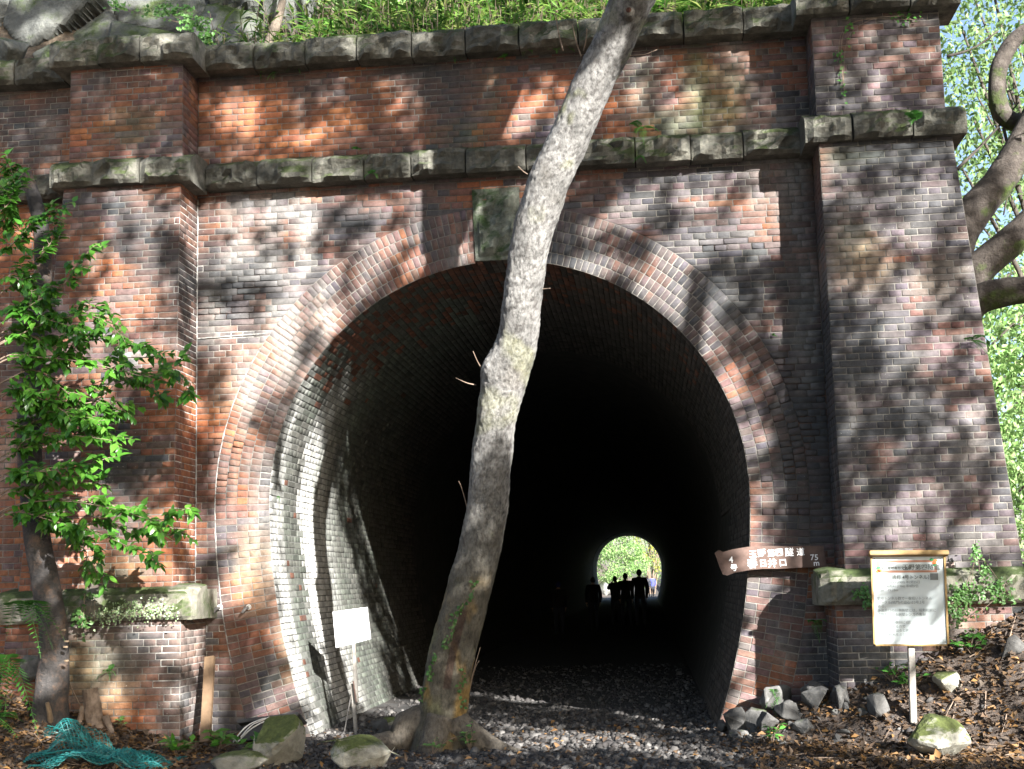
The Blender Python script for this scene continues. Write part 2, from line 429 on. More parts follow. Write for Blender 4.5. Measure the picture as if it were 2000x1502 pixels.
GREENS = ells([(1365, 180, 28, 95, .75, 0), (1425, 190, 26, 70, .6, 0), (1300, 250, 60, 40, .5, 0), (1250, 160, 30, 50, .4, 0), (900, 260, 60, 30, .3, 0), (1660, 470, 40, 40, .3, -.5), (250, 240, 60, 40, .3, -.5),
    (960, 190, 20, 60, .3, 0), (560, 1250, 18, 90, .3, 0), (1665, 300, 60, 20, .3, -.5), (170, 1290, 60, 60, .45, -.65), (230, 1120, 60, 40, .3, -.5)])
WHITES = ells([(600, 470, 18, 75, .6, 0), (580, 400, 12, 50, .5, 0), (345, 1310, 14, 130, .55, -.6), (270, 1250, 60, 40, .35, -.6), (528, 1020, 26, 190, .45, 0), (550, 820, 24, 80, .35, 0), (1430, 560, 10, 40, .5, 0),
    (450, 655, 60, 6, .7, 0), (1690, 1260, 40, 50, .5, -.65), (180, 500, 10, 60, .4, -.5), (260, 710, 10, 40, .5, -.5), (1350, 180, 20, 60, .2, 0), (1790, 900, 14, 20, .5, -.5), (1245, 210, 30, 40, .25, 0)])
BUFFS = ells([(200, 1330, 70, 70, .7, -.65), (1680, 510, 50, 50, .45, -.5), (500, 1110, 40, 80, .5, 0), (1840, 540, 40, 40, .3, -.5), (430, 760, 30, 60, .3, 0)])
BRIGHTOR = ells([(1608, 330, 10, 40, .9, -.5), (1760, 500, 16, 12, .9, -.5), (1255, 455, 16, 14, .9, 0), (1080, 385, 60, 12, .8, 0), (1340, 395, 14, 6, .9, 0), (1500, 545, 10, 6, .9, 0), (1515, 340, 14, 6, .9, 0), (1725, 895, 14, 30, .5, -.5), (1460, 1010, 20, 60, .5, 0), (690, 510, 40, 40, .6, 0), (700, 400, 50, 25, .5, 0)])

SPALL = ells([(450, 590, 80, 45, .75, 0), (520, 560, 40, 30, .5, 0), (1555, 800, 50, 120, .55, 0), (1540, 960, 40, 50, .5, 0), (1400, 470, 90, 16, .5, 0), (1120, 390, 50, 10, .6, 0), (1262, 455, 14, 12, .9, 0), (440, 880, 25, 90, .35, 0), (700, 420, 40, 14, .4, 0)])
def efld(lst, x, z, jit):
    m = 0.
    for a, b, c, d, s in lst:
        q = ((x-a)/c)**2+((z-b)/d)**2
        if q < 2.2: m = max(m, s*max(0., min(1., 1.35-q*.75+jit)))
    return m

def brick_col(x, z, zone):
    r = min(.999, max(0., .5+(random.random()-.5)*.46+1.0*fbm(x, 0, z, 1.3, 17., 3)))
    W = {'ul': (.50, .32, .08, .10), 'ur': (.12, .45, .30, .13), 'pul': (.15, .55, .25, .05), 'wing': (.6, .3, .1, 0), 'ml': (.18, .36, .34, .12), 'mr': (.04, .26, .52, .18), 'pl': (.38, .45, .14, .03),
         'pr': (.01, .12, .74, .13), 'rl': (.24, .42, .28, .06), 'rr': (.04, .36, .50, .10), 'pln': (.5, .38, .10, .02), 'plr': (.10, .40, .45, .05)}[zone]
    w = np.array(W); e = np.concatenate([[0], np.cumsum(w)]); mid = (e[:-1]+e[1:])/2
    c = np.array([np.interp(r, mid, [OR[k], RB[k], PU[k], DK[k]]) for k in range(3)])
    return c*random.uniform(.84, 1.14)*np.array((1, random.uniform(.94, 1.08), random.uniform(.92, 1.1)))

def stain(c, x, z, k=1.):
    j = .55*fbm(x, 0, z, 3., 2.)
    for lst, t, m in ((BUFFS, BUFF, 1.), (BRIGHTOR, OR*1.2, .8), (SOOT_SHADOWS, SOOT_SHADOW, 1.), (GREENS, GREEN, 1.), (WHITES, EFF, .65)):
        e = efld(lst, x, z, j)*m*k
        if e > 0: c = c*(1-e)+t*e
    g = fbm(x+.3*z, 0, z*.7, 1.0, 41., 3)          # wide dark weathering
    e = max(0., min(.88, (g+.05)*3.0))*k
    c = c*(1-e)+SOOT_SHADOW*e
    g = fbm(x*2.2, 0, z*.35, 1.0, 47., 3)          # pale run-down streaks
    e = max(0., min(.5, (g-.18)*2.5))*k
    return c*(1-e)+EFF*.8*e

def mortar_col(x, z):
    c = np.array((.155, .146, .13))*(1+.9*fbm(x, 0, z, 1.3, 6.))
    j = .4*fbm(x, 0, z, 2.5, 2.)
    e = efld(SOOT_SHADOWS, x, z, j)*.75; c = c*(1-e)+SOOT_SHADOW*e
    e = efld(GREENS, x, z, j)*.8; c = c*(1-e)+GREEN*e
    e = max(efld(WHITES, x, z, j), .85*(abs(x+2.95) < .03)*(z < 5.1), .9*(abs(z-3.78) < .025)*(-3 < x < -2.2), .8*(x < -1.2 and abs(abs(x)-ring_x(z)) < .03 and 1 < z < 4.2))
    return c*(1-e)+EFF*e

class Bricks:
    def __init__(s, colf, mcolf=mortar_col): s.b = []; s.m = Acc(); s.colf = colf; s.mcolf = mcolf
    def add(s, Mf, q, zone, w0=.0, joint=.0072, ch=.0035, rough=.0016, back=-.03, mortar=-.005):
        q = np.asarray(q, float)
        nx = np.roll(q, -1, 0)-q; pv = np.roll(q, 1, 0)-q
        ln = np.linalg.norm(nx, axis=1); lp = np.linalg.norm(pv, axis=1)
        if ln.min() < 1e-6: return
        nx /= ln[:, None]; pv /= lp[:, None]
        c = q.mean(0); wc = Mf(c[0], c[1], 0)
        sh = lambda d: q+(nx+pv)*d
        w = w0+random.gauss(0, rough); tk = 1.
        if s.colf is brick_col and abs(wc[1]) < .1:
            e = efld(SPALL, wc[0], wc[2], random.uniform(-.3, .3))
            if random.random() < e: w -= random.uniform(.006, .026); mortar = -.034; back = -.05; tk = 3.; ch *= 1.6
        w = max(w, -.002)
        o = sh(joint/2)+np.array([[random.gauss(0, .0011), random.gauss(0, .0011)] for _ in range(4)])
        i = o+(nx+pv)*ch
        tl = [random.gauss(0, .0011)*tk for _ in range(4)]
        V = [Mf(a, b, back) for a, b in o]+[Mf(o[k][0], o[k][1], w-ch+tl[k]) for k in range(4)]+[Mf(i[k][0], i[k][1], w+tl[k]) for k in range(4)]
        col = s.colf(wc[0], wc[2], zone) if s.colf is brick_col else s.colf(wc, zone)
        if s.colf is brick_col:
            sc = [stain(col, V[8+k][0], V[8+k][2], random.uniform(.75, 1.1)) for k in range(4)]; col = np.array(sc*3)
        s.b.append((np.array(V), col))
        mc = s.mcolf(wc[0], wc[2]) if s.mcolf is mortar_col else s.mcolf(wc)
        s.m.add([Mf(a, b, mortar) for a, b in q], [(0, 1, 2, 3)], mc)
    F = [(8, 9, 10, 11)]+[(4+k, 4+(k+1) % 4, 8+(k+1) % 4, 8+k) for k in range(4)]+[(k, (k+1) % 4, 4+(k+1) % 4, 4+k) for k in range(4)]
    def emit(s, parent, name, rest, mat, mmat, mname, n=300):
        def size(V):
            P = np.array([pix(V[k]) for k in (8, 9, 10, 11)])
            x, y = P[:, 0], P[:, 1]
            a = .5*abs(np.dot(x, np.roll(y, -1))-np.dot(y, np.roll(x, -1)))
            inside = (0 < x.mean() < PW) and (0 < y.mean() < PH)
            return a if inside else 0
        order = sorted(range(len(s.b)), key=lambda k: -size(s.b[k][0]))
        for k in order[:n]:
            V, c = s.b[k]; o0 = V.mean(0)
            o = mesh(name, V-o0, s.F, mat, parent, False, np.broadcast_to(c, (12, 3)))
            o.location = o.location+Vector(o0)
        if len(order) > n:
            R = order[n:]
            V = np.vstack([s.b[k][0] for k in R]); C = np.vstack([np.broadcast_to(s.b[k][1], (12, 3)) for k in R])
            F = (np.arange(len(R))[:, None, None]*12+np.array(s.F)[None]).reshape(-1, 4)
            tag(mesh(rest, V, F, mat, parent, False, C), kind='stuff')
        s.m.build(mname, mmat, parent)

CH, BL = .0605, .2265
def english_rows(B, Mf, z0, z1, ua, ub, zone, seed=0, **kw):
    """courses between heights z0..z1; ua(z), ub(z) give the ends; alternating stretchers and headers"""
    n = max(1, round((z1-z0)/CH)); h = (z1-z0)/n
    for k in range(n):
        a, b = z0+k*h, z0+(k+1)*h
        la, lb, ra, rb = ua(a), ua(b), ub(a), ub(b)
        L0 = max(la, lb); R0 = min(ra, rb)
        if R0-L0 < .03: continue
        head = k % 2 == 0
        base = L0+(0 if head else random.choice((.0, BL*.25, BL*.5)))
        cuts = [None]; u = min(la, lb)-(.0 if head else BL*.25)+BL*.02*random.random()
        step0 = BL/2 if head else BL
        pts = []
        while True:
            st = step0
            if random.random() < .14: st = BL if head else BL/2
            u += st*random.uniform(.985, 1.015)
            if u > R0-.04: break
            if u > L0+.04: pts.append(u)
        xs = pts
        prevB, prevT = la, lb
        for x in xs+[None]:
            nb, ntp = (x, x) if x is not None else (ra, rb)
            j = random.uniform(-.002, .002) if x is not None else 0
            zn = zone((prevB+nb)/2, (a+b)/2) if callable(zone) else zone
            B.add(Mf, [(prevB, a), (nb+j, a), (ntp+j, b), (prevT, b)], zn, **kw)
            prevB, prevT = nb+j, ntp+j

tunnel = empty('railway_tunnel', (0, 0, 0))
tag(tunnel, 'old red brick railway tunnel portal with horseshoe arch and rough granite bands', 'tunnel')
B = Bricks(brick_col)

# pilaster geometry
PI = 2.95
def yf_low(z): return -.45-.12*(5.2-z)/3.8
def xo_low(z): return 4.10+.30*(5.2-z)/3.8
YU, XU = -.42, 4.07
YP, XPI = -.65, 2.84
def xo_pl(z): return 4.46+.08*(1.1-z)

front = lambda u, v, w: (u, -w, v)
zmain = lambda x, z: 'ml' if x < .1 else 'mr'
zup = lambda x, z: 'ul' if x+.5*nz(x, z, 0, 1.) < .6 else 'ur'
ZT = ZS+RA+RING
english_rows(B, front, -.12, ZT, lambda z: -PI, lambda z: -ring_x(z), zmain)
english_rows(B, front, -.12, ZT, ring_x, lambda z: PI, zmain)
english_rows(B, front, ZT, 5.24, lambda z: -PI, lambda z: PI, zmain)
english_rows(B, front, 5.50, 6.42, lambda z: -PI, lambda z: PI, zup)
for s, zn, zu, zpn in ((-1, 'pl', 'pul', 'pln'), (1, 'pr', 'pr', 'plr')):
    low = lambda u, v, w: (u, yf_low(v)-w, v)
    upm = lambda u, v, w: (u, YU-w, v)
    plm = lambda u, v, w: (u, YP-w, v)
    if s < 0:
        english_rows(B, low, 1.38, 5.2, lambda z: -xo_low(z), lambda z: -PI, zn)
        english_rows(B, upm, 5.42, 6.40, lambda z: -XU, lambda z: -PI, zu)
        english_rows(B, plm, -.15, 1.12, lambda z: -xo_pl(z), lambda z: -XPI, zpn)
        inner = lambda X: (lambda u, v, w: (-X+w, u, v))
        english_rows(B, inner(PI), 1.38, 5.2, lambda z: yf_low(z)+.001, lambda z: -.001, zn)
        english_rows(B, inner(PI), 5.42, 6.40, lambda z: YU+.001, lambda z: -.001, zu)
        english_rows(B, inner(XPI), -.15, 1.12, lambda z: YP+.001, lambda z: -.001, zpn)
    else:
        english_rows(B, low, 1.38, 5.2, lambda z: PI, xo_low, zn)
        english_rows(B, upm, 5.42, 6.40, lambda z: PI, lambda z: XU, zu)
        english_rows(B, plm, .0, 1.12, lambda z: XPI, xo_pl, zpn)
        inner = lambda X: (lambda u, v, w: (X-w, -u, v))
        english_rows(B, inner(PI), 1.38, 5.2, lambda z: .001, lambda z: -yf_low(z)-.001, 'mr')
        english_rows(B, inner(PI), 5.42, 6.40, lambda z: .001, lambda z: -YU-.001, 'mr')
        english_rows(B, inner(XPI), .0, 1.12, lambda z: .001, lambda z: -YP-.001, 'mr')
B.emit(tunnel, 'brick', 'brickwork', BRICK, MORTAR, 'mortar')

# arch ring
A = Bricks(brick_col)
def ringM(u, v, w):
    x, z, nx, nzz = curve(u); return (x+nx*v, -w-.004, z+nzz*v)
sC = (S1+S2)/2
KEYHALF = .235
rw = RING/5
for k in range(5):
    r0, r1 = k*rw, (k+1)*rw; rm = (r0+r1)/2
    for side in (0, 1):
        a, b = (S1+.0, sC-KEYHALF*RA/(RA+rm)) if side == 0 else (sC+(KEYHALF-.03)*RA/(RA+rm), S2)
        n = int(round((b-a)*(1+rm/RA)/.0605)); e = np.linspace(a, b, n+1)
        jo = random.uniform(-.2, .2)*(e[1]-e[0]); e[1:-1] += jo
        for i in range(n):
            A.add(ringM, [(e[i], r1), (e[i], r0), (e[i+1], r0), (e[i+1], r1)], 'rl' if side == 0 else 'rr')
# (u = s runs along the ring, so the quad above is ordered radial-first); jambs in alternating bond
for side in (0, 1):
    a, b = (.12, S1) if side == 0 else (S2, S3-.12)
    n = int(round((b-a)*1.02/.0605)); e = np.linspace(a, b, n+1)
    for i in range(n):
        cuts = [0, rw, 2*rw, 3*rw, 4*rw, RING] if i % 2 else ([0, 2*rw, 4*rw, RING] if i % 4 == 0 else [0, rw, 3*rw, RING])
        for c0, c1 in zip(cuts[:-1], cuts[1:]):
            A.add(ringM, [(e[i], c1), (e[i], c0), (e[i+1], c0), (e[i+1], c1)], 'rl' if side == 0 else 'rr')
A.emit(tunnel, 'arch_brick', 'arch_brickwork', ARCHB, MORTAR, 'arch_mortar')

# lining
lining = empty('lining'); lining.parent = tunnel
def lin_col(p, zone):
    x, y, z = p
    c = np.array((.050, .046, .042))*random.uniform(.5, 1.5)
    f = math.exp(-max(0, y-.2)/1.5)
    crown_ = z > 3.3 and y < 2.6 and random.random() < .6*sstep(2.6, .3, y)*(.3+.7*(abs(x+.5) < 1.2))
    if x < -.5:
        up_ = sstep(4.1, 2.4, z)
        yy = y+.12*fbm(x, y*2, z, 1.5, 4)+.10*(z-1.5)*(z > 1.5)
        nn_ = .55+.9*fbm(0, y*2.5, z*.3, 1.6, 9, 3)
        sun_wht = max(sstep(.62, .42, yy), sstep(1.0, 1.2, yy)*sstep(2.7, 1.7, yy))*up_*max(0., min(1., nn_+.04+.6*fbm(x, y*4, z*.5, 1.5, 23)))  # lime whitening plus sunlit strips and trunk-shadow gap, put into the colour
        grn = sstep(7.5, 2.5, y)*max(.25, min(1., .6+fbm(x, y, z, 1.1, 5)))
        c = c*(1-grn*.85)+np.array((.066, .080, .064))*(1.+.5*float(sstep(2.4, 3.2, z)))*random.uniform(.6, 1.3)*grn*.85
        c = c*(1-sun_wht)+np.array((.52, .52, .50))*random.uniform(.85, 1.08)*sun_wht
        if random.random() < .02*f and sun_wht < .2: c = RB*.5
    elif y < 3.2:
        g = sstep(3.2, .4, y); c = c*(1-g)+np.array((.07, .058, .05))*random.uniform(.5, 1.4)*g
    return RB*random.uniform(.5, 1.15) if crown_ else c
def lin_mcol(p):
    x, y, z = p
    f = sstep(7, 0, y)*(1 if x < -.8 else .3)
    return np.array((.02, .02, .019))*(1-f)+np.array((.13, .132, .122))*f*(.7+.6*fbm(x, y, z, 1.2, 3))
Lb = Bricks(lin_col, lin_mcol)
def linM(u, v, w):
    x, z, nx, nzz = curve(v); return (x-nx*w, u, z-nzz*w)
n = int(round((S3-.24)/.0605)); e = np.linspace(.12, S3-.12, n+1)
for i in range(n):
    xm = curve(e[i])[0]
    depth = 7.2 if e[i] < S1+2.4 else 4.6 if e[i] < S2 else 2.8
    y = .004; k = 0; u = BL*.5 if i % 2 else BL
    while y < depth:
        y2 = y+u*random.uniform(.98, 1.02)
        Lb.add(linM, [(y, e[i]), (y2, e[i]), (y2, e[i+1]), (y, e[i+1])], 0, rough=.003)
        y = y2; u = BL if (i % 2 == 0) else BL*.5
        if random.random() < .15: u = BL*.5
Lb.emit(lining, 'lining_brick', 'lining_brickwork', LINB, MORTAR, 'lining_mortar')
LINDEEP = mat_simple('sooty_lining_mat', [(.3, (.018, .018, .017)), (.55, (.04, .039, .036)), (.8, (.075, .07, .062))], 5., .85, 18., .8, .03)
TL = 75.28
acc = Acc(); ys = [.03, 2, 7, 15, 25, 35, 45, 55, 65, 70, 73, TL]; ss = np.linspace(0, S3, 90)
V = []
for y in ys:
    for s in ss:
        x, z, nx, nzz = curve(s); V.append((x+nx*.022, y, z+nzz*.022))
F = [(j*90+i, (j+1)*90+i, (j+1)*90+i+1, j*90+i+1) for j in range(len(ys)-1) for i in range(89)]
mesh('vault', V, F, LINDEEP, lining, True)
# ring ribs of the far mouth so its reveal reads as brick
acc = Acc()
for k in range(24):
    y0 = TL-6+k*.25
    ring = []
    for s in ss[::2]:
        x, z, nx, nzz = curve(s); ring += [(x+nx*.02, y0, z+nzz*.02), (x-nx*.012, y0+.02, z-nzz*.012), (x-nx*.012, y0+.2, z-nzz*.012), (x+nx*.02, y0+.22, z+nzz*.02)]
    m_ = len(ring)//4
    acc.add(ring, [(4*i+a, 4*i+a+1, 4*(i+1)+a+1, 4*(i+1)+a) for i in range(m_-1) for a in range(3)], (.22, .23, .20))
tag(acc.build('far_lining_courses', LINB, lining), kind='stuff')

# solid core walls
COREM = mat_simple('core_masonry_mat', [(.3, (.08, .05, .04)), (.7, (.2, .13, .1))], 6., .95, 30., .6, .02)
def core_wall(y0, y1, xa, xb, zb, zt, parent, name):
    acc = Acc(); ss = np.linspace(0, S3, 121)
    inn = [curve(s) for s in ss]; P = []; Q = []
    for x, z, nx, nzz in inn:
        P.append((x+nx*.024, z+nzz*.024))
        a = math.atan2(z-1.9, x); dx, dz = math.cos(a), math.sin(a)
        t = min((xb/dx if dx > 1e-6 else 1e9), (xa/dx if dx < -1e-6 else 1e9), ((zt-1.9)/dz if dz > 1e-6 else 1e9), ((zb-1.9)/dz if dz < -1e-6 else 1e9))
        Q.append((dx*t, 1.9+dz*t))
    # exact corners
    for cx_, cz_ in ((xa, zt), (xb, zt)):
        k = int(np.argmin([(q[0]-cx_)**2+(q[1]-cz_)**2 for q in Q])); Q[k] = (cx_, cz_)
    for y, fl in ((y0, 0), (y1, 1)):
        v = [(p[0], y, p[1]) for p in P]+[(q[0], y, q[1]) for q in Q]; n = len(P)
        f = [(i, i+1, n+i+1, n+i) for i in range(n-1)]
        acc.add(v, [t[::-1] for t in f] if fl else f)
    v = [(q[0], y0, q[1]) for q in Q]+[(q[0], y1, q[1]) for q in Q]; n = len(Q)
    acc.add(v, [(i, i+1, n+i+1, n+i) for i in range(n-1)])
    return acc.build(name, COREM, parent)
core_wall(.024, .72, -4.3, 4.0, -.4, 6.6, tunnel, 'wall_core')
core_wall(TL-.6, TL, -14, 14, -.4, 6.5, tunnel, 'far_wall')
for s in (-1, 1):
    acc = Acc()
    def prism(zs, yfs, xis, xos, yb=.5):
        V = []
        for z, yf, xi, xo in zip(zs, yfs, xis, xos): V += [(s*xi, yf, z), (s*xo, yf, z), (s*xo, yb, z), (s*xi, yb, z)]
        F = [(0, 1, 2, 3), (4, 5, 6, 7)]+[(k, (k+1) % 4, 4+(k+1) % 4, 4+k) for k in range(4)]
        acc.add(V, F)
    prism((1.3, 5.25), (yf_low(1.3)+.02, yf_low(5.25)+.02), (PI+.02,)*2, (xo_low(1.3)-.01, xo_low(5.25)-.01))
    prism((5.25, 6.45), (YU+.02,)*2, (PI+.02,)*2, (XU-.01,)*2)
    prism((-.4, 1.3), (YP+.02,)*2, (XPI+.02,)*2, (xo_pl(-.4)-.01, xo_pl(1.1)-.01))
    acc.build('pilaster_core', COREM, tunnel)

# ------------------------------------------------------------------ granite blocks
def stone(name, prof, x0, x1, mat, parent, rough=.05, seed=0., margin=.022, nx=12, roundend=(0, 0), yoff=None):
    """block along x: prof = (y,z) polyline from bottom back over the front to top back; rock-faced front"""
    P = []
    for a, b in zip(prof[:-1], prof[1:]):
        k = max(1, int(math.hypot(b[0]-a[0], b[1]-a[1])/.035))
        P += [(a[0]+(b[0]-a[0])*i/k, a[1]+(b[1]-a[1])*i/k) for i in range(k)]
    P.append(prof[-1])
    g = .006; x0 += g; x1 -= g; dy_ = .018*math.sin(seed*7.7); dz_ = .006*math.sin(seed*3.1)
    xs = np.linspace(x0, x1, nx+1); xs[1] = x0+margin*.8; xs[-2] = x1-margin*.8
    ymin = min(p[0] for p in P); zlo = min(p[1] for p in P); zhi = max(p[1] for p in P)
    V = []
    for i, x in enumerate(xs):
        for j, (y, z) in enumerate(P):
            d = 0.
            if y < ymin+.06:
                m = min(1., (x-x0)/margin-.6, (x1-x)/margin-.6); m = max(0., m)
                m *= max(0., min(1., (z-zlo)/.03))*max(.2, min(1., (zhi-z)/.06))
                n1 = fbm(x, z*1.4, seed, 5.5, seed, 3); n2 = abs(nz(x, z, seed*2, 9., seed))
                d = m*rough*(.9+2.6*n1-1.5*n2)-.012*(1-m)*(z > zlo+.02)*(z < zhi-.05)
            e = 0.
            if roundend[0]: e += .08*max(0, 1-(x-x0)/.10)**2
            if roundend[1]: e += .08*max(0, 1-(x1-x)/.10)**2
            yy = y-d+(e if y < ymin+.15 else e*.3); zz = z-e*.25*(z > zlo+.15)
            jt = .004*nz(x, y, z, 20, seed+4)
            V.append((x, yy+dy_, zz+jt+dz_))
    k = len(P)
    F = [(i*k+j, (i+1)*k+j, (i+1)*k+j+1, i*k+j+1) for i in range(nx) for j in range(k-1)]
    F += [tuple(range(k)), tuple(range(nx*k, nx*k+k))[::-1]]
    return mesh(name, V, F, mat, parent)

def cuts(a, b, step):
    n = max(1, round((b-a)/step)); c = np.linspace(a, b, n+1)
    c[1:-1] += RNG.uniform(-.05, .05, n-1); return c
sd = 1.
def band(x0, x1, prof, name, step=.5, parent=tunnel, mat=GRANITE, **kw):
    global sd
    c = cuts(x0, x1, step)
    for a, b in zip(c[:-1], c[1:]): stone(name, prof, a, b, mat, parent, seed=sd, **kw); sd += 1.37
bp = lambda y: [(y+.3, 5.205), (y-.15, 5.205), (y-.175, 5.235), (y-.175, 5.395), (y-.14, 5.435), (y+.03, 5.52), (y+.3, 5.525)]
cp = lambda y: [(y+.3, 6.385), (y-.16, 6.385), (y-.19, 6.415), (y-.19, 6.60), (y-.15, 6.645), (y+.5, 6.68)]
band(-2.83, 2.83, bp(0), 'band_stone')
band(-2.83, 2.83, cp(0), 'coping_stone')
for s in (-1, 1):
    a, b = sorted((s*2.82, s*4.22))
    band(a, b, [(y, z-.03) for y, z in bp(YU+.05)], 'band_stone', .47)
    a, b = sorted((s*2.80, s*4.24))
    band(a, b, [(y, z-.02) for y, z in cp(YU+.05)], 'coping_stone', .47)
pp = [(-.3, 1.10), (-.70, 1.10), (-.725, 1.13), (-.73, 1.24), (-.70, 1.33), (-.62, 1.39), (-.40, 1.42)]
stone('plinth_stone', pp, -3.95, -2.70, PLINTHG, tunnel, .014, 41., .02, 26, (0, 1))
stone('plinth_stone', pp, -4.62, -3.95, PLINTHG, tunnel, .02, 42., .02, 14, (1, 0))
stone('plinth_stone', pp, 2.70, 3.72, PLINTHG, tunnel, .03, 43., .02, 22, (1, 0))
stone('plinth_stone', pp, 3.72, 4.60, PLINTHG, tunnel, .03, 44., .02, 18, (0, 1))
# returns of the plinth stones to the wall
for s in (-1, 1):
    v, f = box(*sorted((s*2.735, s*2.95)), -.66, .02, 1.103, 1.37)
    acc = Acc(); acc.add(v, f); acc.build('plinth_return_stone', PLINTHG, tunnel)
# keystone
V = []; F = []; nx_, nz_ = 14, 20
for i in range(nx_+1):
    for j in range(nz_+1):
        u, v = i/nx_, j/nz_; z = 4.385+.70*v; hw = .205+.022*v; x = -.015+(2*u-1)*hw
        m = max(0, min(1, u*12-.6, (1-u)*12-.6, v*14-.6, (1-v)*14-.6))
        d = .02+m*(.05+.16*fbm(x, z, 3, 4., 5)-.08*abs(nz(x, z, 1, 6., 2)))
        V.append((x, -d, z))
k = nz_+1
F = [(i*k+j, (i+1)*k+j, (i+1)*k+j+1, i*k+j+1) for i in range(nx_) for j in range(nz_)]
n0 = len(V); ring = [i*k for i in range(nx_+1)]+[nx_*k+j for j in range(1, k)]+[i*k+nz_ for i in range(nx_-1, -1, -1)]+[j for j in range(nz_-1, 0, -1)]
V += [(V[r][0], .55, V[r][2]) for r in ring]
F += [(ring[q], n0+q, n0+(q+1) % len(ring), ring[(q+1) % len(ring)]) for q in range(len(ring))]
mesh('keystone', V, F, KEYG, tunnel)

SEAM = mat_simple('pale_mortar_seam_mat', [(.4, (.10, .097, .09)), (.65, (.36, .35, .33))], 11., .95, 40, .5, .004)
def seam(pts, r):
    P = spline(pts, 60); P = P+np.array([[.004*nz(p[0], p[1], p[2], 14, 2), -.002, .004*nz(p[0], p[1], p[2], 14, 6)] for p in P])
    v, f = tube(P, np.array([r*(.7+.6*abs(nz(p[0], p[1], p[2], 6., 9))) for p in P]), 6); mesh('mortar_seam', v, f, SEAM, tunnel)
seam([(-2.949, .0, 1.42), (-2.949, .0, 2.6), (-2.949, .0, 3.9), (-2.949, .0, 5.15)], .009)
seam([(-2.94, -.002, 3.765), (-2.6, .0, 3.775), (-2.27, -.0, 3.785)], .010)
seam([(_O[k][0], .001, _O[k][1]) for k in range(90, 300, 15)], .0075)
seam([(-3.5, yf_low(3.87)-.001, 3.88), (-3.2, yf_low(3.86)-.001, 3.87), (-2.955, yf_low(3.85)-.001, 3.86)], .008)

# wing wall to the left of the left pilaster
wing = empty('wing_wall', (-5.4, 0, 0))
tag(wing, 'orange brick wing wall with granite bands running on beyond the left pilaster', 'wall')
Wb = Bricks(brick_col)
english_rows(Wb, front, -.1, 5.24, lambda z: -5.55, lambda z: -4.12, 'wing')
english_rows(Wb, front, 5.50, 6.42, lambda z: -5.55, lambda z: -4.08, 'wing')
Wb.emit(wing, 'brick', 'brickwork', BRICK, MORTAR, 'mortar')
band(-9., -4.24, bp(0), 'band_stone', .5, wing)
band(-9., -4.26, cp(0), 'coping_stone', .5, wing)
acc = Acc(); acc.add(*box(-9.2, -4.3, .02, .7, -.4, 6.5)); acc.build('wall_core', COREM, wing)

# ------------------------------------------------------------------ rocks
def hull(npts, seed, sx=1, sy=1, sz=1, sub=0, amp=0., fl=0.):
    r = np.random.default_rng(seed); P = rvec(npts, r)*(r.uniform(.82, 1.0, npts)[:, None])*np.array([sx, sy, sz])
    bm = bmesh.new()
    for p in P: bm.verts.new(p)
    bmesh.ops.convex_hull(bm, input=bm.verts[:])
    bmesh.ops.delete(bm, geom=[v for v in bm.verts if not v.link_faces], context='VERTS')
    if sub:
        bmesh.ops.bevel(bm, geom=bm.edges[:], offset=.06*min(sx, sy, sz), segments=1, affect='EDGES')
        bmesh.ops.triangulate(bm, faces=bm.faces[:])
        for _ in range(sub):
            bmesh.ops.subdivide_edges(bm, edges=bm.edges[:], cuts=1, use_grid_fill=True)
        for v in bm.verts:
            c = v.co; k = amp*(fbm(c.x, c.y, c.z, 1.6/max(sx, .01)*1., seed*.37, 3)+.5*nz(c.x, c.y, c.z, 7/max(sx, .01), seed))
            v.co += c.normalized()*k*sx
    bm.normal_update()
    bm.verts.index_update()
    V = np.array([v.co[:] for v in bm.verts]); F = [tuple(v.index for v in f.verts) for f in bm.faces]; bm.free()
    return V, F

def rotz(V, a):
    c, s = math.cos(a), math.sin(a); return np.asarray(V)@np.array([[c, s, 0], [-s, c, 0], [0, 0, 1]])

def rock(name, label, loc, size, seed, mat, npts=16, sub=2, amp=.05, rz=0., cat='rock', group=None, sink=.25):
    V, F = hull(npts, seed, *size, sub=sub, amp=amp); V = rotz(V, rz)
    zb = V[:, 2].min()
    base = np.array(loc, float)
    V = V+np.array([0, 0, -zb-sink*size[2]])
    o = mesh(name, V, F, mat); o.location = base
    return tag(o, label, cat, group)

def gp(px, py, Y):
    p = at(px, py, Y); return (p[0], Y, gz(p[0], Y))

rock('boulder', 'large rounded mossy boulder beside the small round boulder and green seedlings', gp(545, 1490, -1.75), (.27, .25, .26), 31, BOULDER, 26, 3, .05)
rock('boulder', 'low flat pale boulder lying against the large mossy boulder', gp(470, 1500, -2.05), (.26, .2, .10), 35, BOULDER, 22, 3, .05)
rock('boulder', 'round grey green boulder in front of the leaning tree root', gp(705, 1500, -1.95), (.27, .22, .17), 37, BOULDER, 30, 3, .04)
rock('boulder', 'big blocky grey boulder at the foot of the notice post', gp(1838, 1490, -1.75), (.27, .24, .21), 52, BOULDER, 24, 3, .05, .4)
